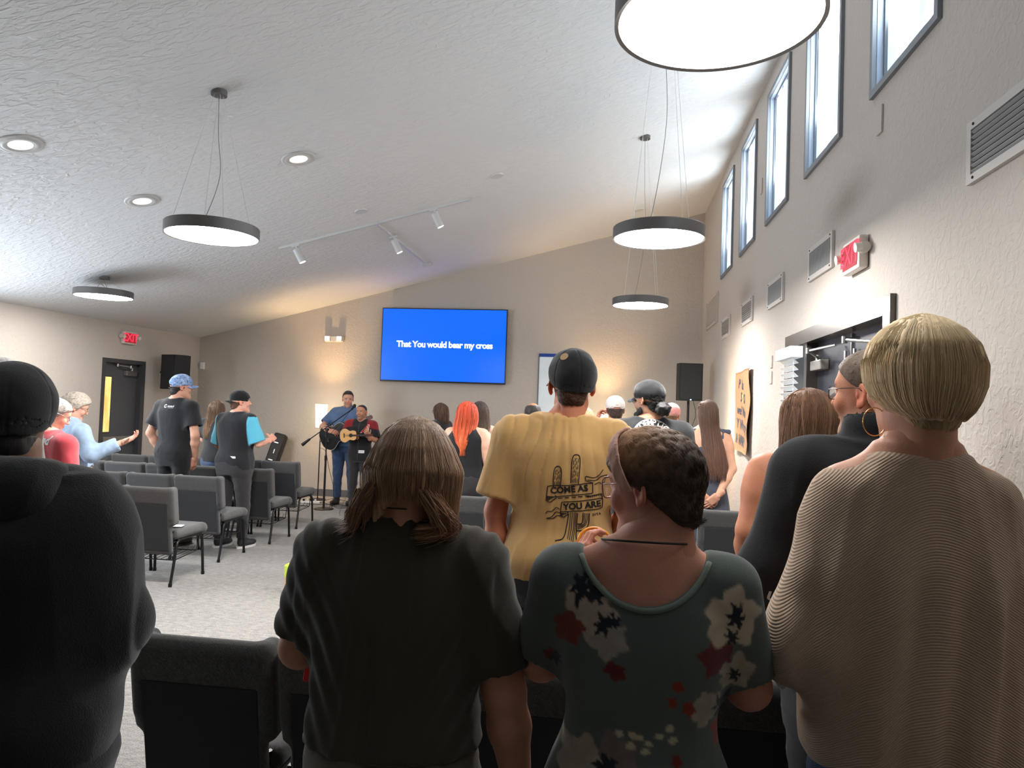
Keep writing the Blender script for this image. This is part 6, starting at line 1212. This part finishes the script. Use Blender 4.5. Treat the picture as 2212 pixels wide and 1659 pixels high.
# bearded man
P = std_far('bearded person in black cap and black T-shirt with white arched back emblem', 0.255, 5.02, math.radians(8), 1.82, (196, 146, 118), T_BLACK, T_DPANT, (26, 23, 24), fabric('black_cap_twill'), False, head=(38, -4, 0), bw=1.30, bd=1.3, sw=0.225, arm_r=1.15,
            beard=((24, 20, 20), 0.98), sname='black_shirt', th=0.010, gap=False, low=0.025, h=0.010, hh=0.005, hl=([-0.13, -0.05, -0.012, 0.02, 0.045, 0.10], [-0.115, -0.105, -0.05, -0.015, 0.045, 0.080]), pad=0.02, sleeve=0.8, jaw=1.12)
sh = P.last
ms = []
def arc_band(r0, r1, a0, a1, n=60, mod=None):
    V, F = [], []
    for i in range(n+1):
        a = a0+(a1-a0)*i/n
        for rr in (r0, r1): V.append((rr*math.cos(a), rr*math.sin(a), 0))
    for i in range(n): F.append((2*i, 2*i+1, 2*i+3, 2*i+2))
    me = bpy.data.meshes.new('a'); me.from_pydata(V, [], F); return me
ms.append(arc_band(0.138, 0.142, 0, 2*PI, 90)); ms.append(arc_band(0.092, 0.095, 0, 2*PI, 80))
word = 'REDEMPTION'
for i, ch in enumerate(word):
    a = PI/2+(len(word)/2-0.5-i)*0.245; tm = text_mesh(ch, 0.052, 0.0016); tm.transform(Matrix.Translation((0.117*math.cos(a), 0.117*math.sin(a), 0)) @ Matrix.Rotation(a-PI/2, 4, 'Z')); ms.append(tm)
conform('arched_emblem', merge_meshes(ms), sh, frame_M((0.0, -0.5, 1.435), (1, 0, 0), (0, 0, 1)), M_SOLE, sh, off=0.004)
f = Field((-.09, 0, -.19), (.09, .13, .02), 0.006); f.cone((-0.045, 0.02, -0.06), (0, 0.082, -0.10), 0.030, 0.034, k=.03); f.cone((0.045, 0.02, -0.06), (0, 0.082, -0.10), 0.030, 0.034, k=.03); f.ell((0, 0.075, -0.115), (0.035, 0.03, 0.045), k=.03); f.ell((0, 0.11, -0.045), (0.022, 0.02, 0.012), k=.008, op='s')
V, F = f.mesh(1); V = V+normals(V, F)*((vnoise(V, 60, 2)-.5)*.012)[:, None]; in_garment(P, 'beard', P.h2l(V), F, mat('beard_dark', lin(24, 21, 21), 0.7, bump=.002, bscale=300))
glasses(P, M_GRIM, thick=0.0016)
f = Field((-.08, -.19, -.12), (.08, -.03, .02), 0.006); f.ell((0.0, -0.115, -0.055), (0.055, 0.045, 0.045)); V, F = f.mesh(1); V = V+normals(V, F)*((vnoise(V, 60, 2)-.5)*.02)[:, None]; in_garment(P, 'tied_hair', P.h2l(V), F, mat('hair_black', lin(28, 25, 26), 0.6, bump=.002, bscale=200))
# pink cap
P = std_far('person in a faded pink cap half hidden behind the bearded man', 0.600, 7.45, 0, 1.70, (222, 170, 146), fabric('dusty_shirt', lin(120, 100, 96), 500), T_DPANT, (120, 92, 70), fabric('pink_cap_cotton', lin(212, 150, 146), 400), False, head=(-14, -4, 0), sleeve=0.5)
# woman in slate dress
P = person('person with long straight brown hair in a slate dress, hands clasped behind', 0.880, 6.88, 0, 1.745, (222, 170, 142), head=(14, -6, 0), sw=0.168, bw=0.98, h=0.009, hh=0.0055, trunk=0.97, up=1.0,
           arms={-1: arm((-0.215, -0.06, 1.12), (-0.055, -0.185, 0.895), (0.75, 0.05, -0.65), (0.2, 0.9, 0.2), 0.45), 1: arm((0.225, -0.06, 1.13), (0.085, -0.19, 0.895), (-0.75, 0.02, -0.65), (-0.2, 0.9, 0.2), 0.45)})
T_SLATE = fabric('slate_crepe', lin(84, 90, 104), 600, var=0.06)
shirt(P, T_SLATE, 'slate_dress', rows=[(0.25, 0.26, 0.15, 0.03), (0.6, 0.23, 0.145, 0.02), (0.85, 0.200, 0.135, 0.0), (0.98, 0.168, 0.130, -0.003), (1.08, 0.143, 0.105, 0), (1.16, 0.146, 0.105, 0), (1.28, 0.158, 0.108, 0), (1.335, 0.150, 0.10, 0)], pad=0.004, sleeve=0, tank=0.12, neck=(0, 0.0, 1.47, 0.11, 0.11, 0.10), amp=0.008, seed=9, sc=12, vert=0.12, h=0.009)
for s in (-1, 1):
    f = Field((s*0.15-0.10, -0.10, 1.36), (s*0.15+0.10, 0.10, 1.56), 0.006); c = (s*0.138, -0.040, 1.470)
    f.ell(c, (0.022, 0.022, 0.020)); f.cone(c, (c[0]-0.05, -0.05, c[2]+0.012), 0.012, 0.024, k=.01, flat=((0, 1, 0), 1.6)); f.cone(c, (c[0]+0.05, -0.045, c[2]-0.004), 0.012, 0.024, k=.01, flat=((0, 1, 0), 1.6)); f.cone(c, (c[0]-s*0.01, -0.060, c[2]-0.06), 0.009, 0.018, k=.008); V, F = f.mesh(1); in_garment(P, 'shoulder_bow', folds(V, F, .004, 3, 20, 1), F, T_SLATE)
hair_vol(P, [(-0.56, 0.075, 0.030, -0.115, 0.045), (-0.46, 0.100, 0.042, -0.105, 0.035), (-0.34, 0.100, 0.055, -0.085, 0.022), (-0.22, 0.090, 0.068, -0.055, 0.012), (-0.12, 0.086, 0.085, -0.03, 0.004), (-0.03, 0.092, 0.104, -0.016, 0), (0.04, 0.090, 0.108, -0.012), (0.085, 0.076, 0.092, -0.01), (0.115, 0.050, 0.062, -0.01), (0.130, 0.014, 0.02, -0.01)],
         'hair', M_HAIR, (92, 66, 52), strands=2200, r=0.0017, seed=43, seg=18, wave=0.03, clump=30, tend=(0.80, 1.08), c2=(104, 70, 54), frz=0.003, h=0.008, amp=0.006, lc=0.35, wcl=0.5, opening=1.1)
g = MB(); wv_ = Vector((-0.055, -0.185, 0.895)); g.tube([wv_+Vector((0.028*math.cos(a)*0.7, 0.03*math.sin(a), 0.028*math.cos(a)*0.7)) for a in np.linspace(0, 2*PI, 20)], 0.002, 5, False); g.build('bracelet', M_SOLE, P.root)
# ---------------------------------------------------------------- left block people
T_RED = fabric('red_cotton', lin(190, 70, 78), 500)
P = std_far('person in a red T-shirt and glasses looking down beside the black hoodie', -3.56, 4.22, math.radians(-26), 1.575, (226, 172, 150), T_RED, T_DPANT, (150, 140, 134), head=(-16, -24, 0), sname='red_shirt', h=0.010, hh=0.0045, th=0.008, sleeve=0.7, bw=1.08, bd=1.1, strands=1200)
glasses(P, mat('glasses_silver', lin(200, 196, 190), 0.2, 0.8), thick=0.0016)
conform('shirt_lettering', text_mesh('woood', 0.075, 0.003), P.last, frame_M((0.045, -0.5, 1.31), (1, 0, 0), (0, 0, 1)), M_SOLE, P.last)
T_CHAM = fabric('pale_denim', lin(150, 172, 198), 700, var=0.15, vscale=20)
P = std_far('grey-haired person in a pale denim shirt holding out an open hand', -4.38, 5.42, math.radians(-32), 1.60, (206, 156, 134), T_CHAM, T_DPANT, (168, 158, 146), head=(-14, -20, 0), sname='denim_shirt', h=0.010, hh=0.0045, th=0.018, sleeve=1.88, collar=0.05, top=0.015, strands=2200, pad=0.008,
            arms={1: arm((0.225, 0.06, 1.12), (0.31, 0.26, 1.22), (0.45, 0.7, 0.42), (0.1, -0.4, 0.9), 0.45, flip=False), -1: arm((-0.22, 0, 1.08), (-0.08, 0.20, 0.95), (.5, .5, -.4), (0, 0, -1), .5)}, hl=([-0.13, -0.05, -0.012, 0.02, 0.045, 0.10], [-0.085, -0.075, -0.015, 0.002, 0.045, 0.080]))
glasses(P, mat('glasses_gold', lin(190, 160, 120), 0.25, 0.8), thick=0.0018, square=True)
def acid(V):
    C = np.tile(np.array(lin(132, 158, 200)[:3]), (len(V), 1)); n = vnoise(V, 90, 3); n2 = vnoise(V, 45, 5); C = mixc(C, (np.abs(n-0.5) < 0.06)*0.8, lin(52, 66, 96)); return mixc(C, (n2 > 0.62)*0.5, lin(180, 198, 226))
P = std_far('person in black T-shirt and mottled denim cap, hands in pockets', -4.70, 7.33, math.radians(-10), 1.835, (204, 152, 128), T_BLACK, fabric('black_trousers'), (40, 34, 32), mat('acid_denim', (0.3, 0.4, 0.6, 1), 0.9, attr=True), False, head=(-38, 0, 0), hoff=(0.03, 0.02, 0), sname='black_shirt', h=0.009, hh=0.0045, sleeve=0.68, bw=1.05,
            arms={-1: arm((-0.315, -0.03, 1.20), (-0.215, 0.06, 0.96), (0.3, 0.2, -0.9), (1, 0, 0), 0.3), 1: arm((0.290, -0.03, 1.20), (0.225, 0.05, 0.96), (-0.25, 0.2, -0.9), (-1, 0, 0), 0.3)}, capcol=acid, sw=0.20, arm_r=1.05)
ms = [arc_band(0.010, 0.020, 0.6, 2*PI-0.3, 24)]; tm = text_mesh('onward', 0.026, 0.0012); tm.transform(Matrix.Translation((0.068, 0, 0))); ms.append(tm); ms.append(strokes([([(0.035, -0.017), (0.105, -0.017)], 0.003)]))
conform('back_logo', merge_meshes(ms), P.last, frame_M((-0.035, -0.5, 1.505), (1, 0, 0), (0, 0, 1)), M_SOLE, P.last)
P = person('person with wavy brown hair between the denim cap and the backwards cap', -4.86, 8.43, math.radians(-20), 1.575, (222, 172, 148), h=0.012, hh=0.006, arms={-1: arm((-0.26, 0.03, 1.08), (-0.12, 0.22, 1.02), (.5, .8, 0), (0, 0, -1), .5), 1: arm((0.22, 0.03, 1.06), (0.1, 0.25, 1.02), (-.5, .8, 0), (0, 0, -1), .5)})
hair_vol(P, [(-0.34, 0.07, 0.05, -0.09, -0.03), (-0.26, 0.10, 0.07, -0.07, -0.02), (-0.15, 0.108, 0.085, -0.04, -0.01), (-0.05, 0.104, 0.102, -0.02), (0.03, 0.098, 0.108, -0.014), (0.08, 0.080, 0.094, -0.01), (0.13, 0.015, 0.02, -0.01)], 'hair', M_HAIR, (96, 74, 58), strands=900, r=0.0024, wave=0.16, clump=14, tend=(.85, 1.12), h=0.009, amp=0.014, c2=(140, 108, 80), lc=.4, wcl=.85)
shirt(P, T_BLACK, 'black_shirt', pad=0.02); pants(P, T_DENIM, 'jeans', h=0.014); shoes(P, M_SHOE)
def jersey(V):
    x, y, z = V.T; C = np.tile(np.array(lin(34, 34, 38)[:3]), (len(V), 1)); a = np.abs(x)+0.0*z; C = mixc(C, sm(0.205, 0.212, a)*(z < 1.42)*np.clip((z+0.35*(a-0.2)-1.08)*60, 0, 1), lin(96, 186, 214)); return C
P = std_far('person in a backwards black cap and black baseball jersey with sky blue sleeves', -4.04, 7.42, math.radians(-14), 1.685, (226, 168, 146), fabric('jersey_cloth', (0.1, 0.1, 0.1, 1), 600, attr=True), T_DPANT, (96, 68, 50), fabric('black_cap_twill'), True, head=(-40, 2, 0), hoff=(0.02, 0.02, 0), sname='baseball_jersey', pname='cargo_trousers', h=0.009, hh=0.0045, sleeve=0.92, bw=1.14, bd=1.2, sw=0.19,
            arms={-1: arm((-0.262, 0.02, 1.09), (-0.2, 0.2, 1.0), (.3, .8, 0), (0, 0, -1), 0.5), 1: arm((0.258, 0.05, 1.13), (0.245, 0.27, 1.17), (-0.3, 0.8, 0.3), (-0.7, 0, -0.5), 0.85)}, col=jersey, shoe=(mat('sneaker_black', lin(36, 36, 40), 0.6), M_SOLE), wide=1.08, stance=0.115, step=0.05, pad=0.022)
g = MB(); g.box((0.10, -0.152, 0.985), (0.075, 0.012, 0.022)); g.build('belt_label', M_SOLE, P.root)
# ---------------------------------------------------------------- musicians
T_CHB = fabric('chambray_blue', lin(88, 110, 144), 700, var=0.15, vscale=12)
P = std_far('smiling person in a blue chambray shirt playing a black acoustic guitar', -4.13, 10.98, PI, 1.775, (214, 158, 132), T_CHB, T_DENIM, (50, 40, 36), head=(22, -10, 0), hl=([-0.12, -0.06, -0.02, -0.004, 0.02, 0.05, 0.10], [-0.085, -0.080, -0.040, 0.018, 0.046, 0.086, 0.106]), sname='chambray_shirt', pname='jeans', h=0.009, hh=0.0038, sleeve=0.80, collar=0.05, bw=1.18, bd=1.25, sw=0.20, arm_r=1.15,
            arms={1: arm((0.335, 0.16, 1.22), (0.150, 0.345, 1.165), (-0.90, 0.06, -0.15), (0, -0.5, -0.6), 0.6), -1: arm((-0.31, 0.06, 1.18), (-0.36, 0.24, 1.33), (-0.1, 0.2, 0.9), (0.2, -0.9, 0.2), 0.9)}, strands=1500, th=0.008, top=0.010, beard=((120, 92, 76), 0.35), stance=0.12, hem=0.52, wide=1.1)
def guitar(loc, rz, tilt, S, top, side, neck_m, label, name, cutaway=False, pick=None):
    """neck along +X; face towards +Y"""
    t = empty(name, loc, rz, label, 'guitar' if name == 'acoustic_guitar' else 'ukulele'); t.rotation_euler = (0, tilt, rz)
    pts = []; 
    prof = [(-0.25, 0.0), (-0.235, 0.10), (-0.17, 0.175), (-0.09, 0.195), (-0.01, 0.155), (0.05, 0.122), (0.12, 0.137), (0.19, 0.130), (0.232, 0.080), (0.24, 0.0)]
    up = [(p.x, p.z) for p in smooth_path([(a, 0, b) for a, b in prof], 5)]; ring = up+[(a, -b) for a, b in up[::-1][1:-1]]
    g = MB(); g.poly([(a*S, -0.05*S, b*S) for a, b in ring], 0.10*S, (0, 1, 0)); bd = g.build('body', side, t)
    g = MB(); g.poly([(a*S*0.985, 0.0505*S, b*S*0.985) for a, b in ring], 0.002*S, (0, 1, 0)); g.build('soundboard', top, t)
    g = MB(); g.tube([(a*S, 0.050*S, b*S) for a, b in ring]+[(ring[0][0]*S, 0.05*S, ring[0][1]*S)], 0.0035*S, 6, False); g.build('binding', mat('binding_cream', lin(200, 185, 160), 0.4), t)
    g = MB(); g.cyl((0.075*S, 0.0525*S, 0), (0.075*S, 0.0545*S, 0), 0.050*S, n=32); g.build('sound_hole', M_DARK, t)
    g = MB(); g.tube([(0.075*S+0.056*S*math.cos(a), 0.053*S, 0.056*S*math.sin(a)) for a in np.linspace(0, 2*PI, 33)], 0.003*S, 6, False); g.build('rosette', mat('rosette', lin(110, 70, 40), 0.5), t)
    g = MB(); g.box((0.36*S, 0.048*S, 0), (0.40*S, 0.026*S, 0.050*S), bev=0.006*S); g.build('neck', neck_m, t)
    g = MB(); g.box((0.33*S, 0.0625*S, 0), (0.46*S, 0.005*S, 0.050*S)); g.build('fretboard', mat('fretboard', lin(50, 36, 30), 0.5), t)
    g = MB(); g.poly([(0.555*S, 0.045*S, -0.026*S), (0.60*S, 0.043*S, -0.036*S), (0.715*S, 0.036*S, -0.030*S), (0.73*S, 0.036*S, 0), (0.715*S, 0.036*S, 0.030*S), (0.60*S, 0.043*S, 0.036*S), (0.555*S, 0.045*S, 0.026*S)], 0.014*S, (0, 1, 0)); hd = g.build('headstock', neck_m, t)
    for s in (-1, 1):
        for k in range(3 if S > 0.8 else 2):
            x = (0.61+k*0.04)*S; g = MB(); g.cyl((x, 0.045*S, s*0.032*S), (x, 0.045*S, s*0.055*S), 0.004*S, n=8); g.box((x, 0.045*S, s*0.060*S), (0.018*S, 0.012*S, 0.012*S), bev=0.003*S); g.build('tuning_peg', M_STEEL, hd)
    g = MB(); g.box((-0.125*S, 0.056*S, 0), (0.030*S, 0.008*S, 0.13*S), bev=0.003*S); g.build('bridge', mat('fretboard'), t)
    g = MB()
    for k in range(6 if S > 0.8 else 4): z = (-0.020+k*0.04/(5 if S > 0.8 else 3))*S; g.cyl((-0.12*S, 0.0635*S, z), (0.56*S, 0.067*S, z*0.9), 0.0008, n=5)
    g.build('strings', M_STEEL, t); return t
M_GB = mat('guitar_black', lin(22, 20, 22), 0.25, coat=0.5); M_MAH = mat('mahogany', lin(96, 48, 34), 0.35); M_SPR = mat('spruce', lin(222, 170, 108), 0.35, var=0.05)
# the players face -Y: a guitar turned half round has its neck towards the photo's right when rotated by 0 with face to -Y
t = guitar((-4.30, 10.745, 1.10), 0, 0, 1.0, mat('guitar_top_black', lin(26, 24, 26), 0.22, coat=0.5), M_GB, M_MAH, 'black acoustic guitar held by the person in the chambray shirt', 'acoustic_guitar')
t.matrix_world = Matrix.Translation((-4.215, 10.735, 1.10)) @ Matrix.Rotation(math.radians(-26), 4, 'Y') @ Matrix.Rotation(math.radians(-10), 4, 'Z') @ Matrix.Scale(-1, 4, (0, 1, 0))
def strap_path(P): pass
def dback(V):
    x, y, z = V.T; C = np.tile(np.array(lin(36, 34, 36)[:3]), (len(V), 1)); m = sm(0.10, 0.11, np.abs(x))*sm(1.245, 1.26, z+0.25*(np.abs(x)-0.15)); C = mixc(C, m*sm(0.28, 0.27, np.abs(x)), lin(134, 34, 40)); C = mixc(C, (np.abs(x) < 0.004)*(y > 0)*0.5, lin(90, 88, 88)); return C
P = std_far('person in a black and red baseball jersey holding a small wooden ukulele', -3.645, 10.27, PI+math.radians(4), 1.575, (186, 132, 104), fabric('ballpark_jersey', (0.1, 0.1, 0.1, 1), 600, attr=True), T_DPANT, (30, 24, 24), head=(-10, -2, 0), sname='baseball_jersey', h=0.008, hh=0.0036, sleeve=0.85, sw=0.175, th=0.003, strands=300, pad=0.022, hem=0.49,
            arms={1: arm((0.245, 0.03, 1.065), (0.125, 0.19, 1.125), (-0.85, 0.2, -0.05), (0, -0.4, -0.8), 0.35), -1: arm((-0.235, 0.05, 1.07), (-0.175, 0.215, 1.125), (0.25, 0.45, 0.75), (0.3, -0.9, 0.1), 1.0)}, col=dback, hl=([-0.12, -0.06, -0.02, -0.004, 0.02, 0.05, 0.10], [-0.075, -0.060, -0.020, 0.025, 0.045, 0.085, 0.115]), beard=((70, 52, 44), 0.35), neck=(0.07, 0.085), stance=0.085, step=0.03)
js = P.last; M_RED2 = mat('logo_red', lin(176, 40, 56), 0.7); M_SAND = mat('logo_sand', lin(226, 200, 176), 0.7)
Alet = [(-0.052, -0.055), (0.030, 0.055), (0.052, 0.055), (0.052, -0.055), (0.024, -0.055), (0.024, -0.018), (-0.004, -0.018), (-0.024, -0.055)]
g = MB(); g.poly([(a*1.18, b*1.14, 0) for a, b in Alet]); me = bpy.data.meshes.new('A0'); g.bm.to_mesh(me); conform('letter_outline', me, js, frame_M((-0.085, 0.5, 1.235), (-1, 0, 0), (0, 0, 1)), M_SAND, js, dirv=(0, -1, 0), off=0.003, sub=4)
g = MB(); g.poly([(a, b, 0) for a, b in Alet]); me = bpy.data.meshes.new('A1'); g.bm.to_mesh(me); lo_ = conform('letter_a_logo', me, js, frame_M((-0.085, 0.5, 1.235), (-1, 0, 0), (0, 0, 1)), M_RED2, js, dirv=(0, -1, 0), off=0.006, sub=4)
g = MB(); g.poly([(-.042, -.022, 0), (.042, -.022, 0), (.042, .022, 0), (-.042, .022, 0)]); me = bpy.data.meshes.new('c'); g.bm.to_mesh(me); conform('name_tag', me, js, frame_M((-0.055, 0.5, 0.90), (-1, 0, 0), (0, 0, 1)), M_SOLE, js, dirv=(0, -1, 0), off=0.010, sub=3)
t = guitar((0, 0, 0), 0, 0, 0.50, M_SPR, M_MAH, M_MAH, 'small wooden ukulele with a pale top held by the person in the baseball jersey', 'ukulele')
t.matrix_world = Matrix.Translation((-3.735, 10.03, 1.135)) @ Matrix.Rotation(math.radians(-3), 4, 'Y') @ Matrix.Scale(-1, 4, (0, 1, 0))
# ---------------------------------------------------------------- things on the foreground chairs
f = Field((-1.05, 2.35, 0.46), (-0.55, 2.75, 0.98), 0.010); f.box((-0.80, 2.53, 0.70), (0.15, 0.085, 0.21), 0.07); f.box((-0.80, 2.45, 0.60), (0.11, 0.05, 0.11), 0.04, k=0.02)
V, F = f.mesh(1); V = folds(V, F, 0.008, 3, 9, 1.0); o = link('backpack', np_mesh('backpack', V-np.array([-0.8, 2.53, 0.48]), F), fabric('navy_nylon', lin(26, 30, 44), 300)); o.location = (-0.78, 2.53, 0.478); tag(o, 'navy backpack on the chair at the elbow of the olive shirt', 'backpack')
f = Field((-0.12, -0.08, 0), (0.12, 0.08, 0.34), 0.008); f.box((0, 0, 0.15), (0.095, 0.05, 0.15), 0.012); V, F = f.mesh(1); V = folds(V, F, 0.006, 3, 18, .6); V = V*np.array([1, 1, 0.82])
def bagc(V): C = np.tile(np.array(lin(186, 160, 124)[:3]), (len(V), 1)); return mixc(C, (V[:, 2] > 0.15)*1.0, lin(176, 200, 60))
o = link('gift_bag', np_mesh('gift_bag', V, F, bagc(V)), mat('bag_paper', (0.5, 0.5, 0.5, 1), 0.8, attr=True)); o.location = (-2.56, 5.80, 0.0); tag(o, 'small tan bag with lime green top on the carpet left of the olive shirt', 'bag')
g = MB(); g.box((0, 0, 0), (0.145, 0.022, 0.20), bev=0.004); o = g.build('folder', mat('red_nylon', lin(206, 36, 34), 0.6)); o.location = (-0.725, 1.905, 0.95); o.rotation_euler = (0.15, 0.1, 0.2); tag(o, 'bright red folder held under the left elbow of the olive shirt', 'folder')
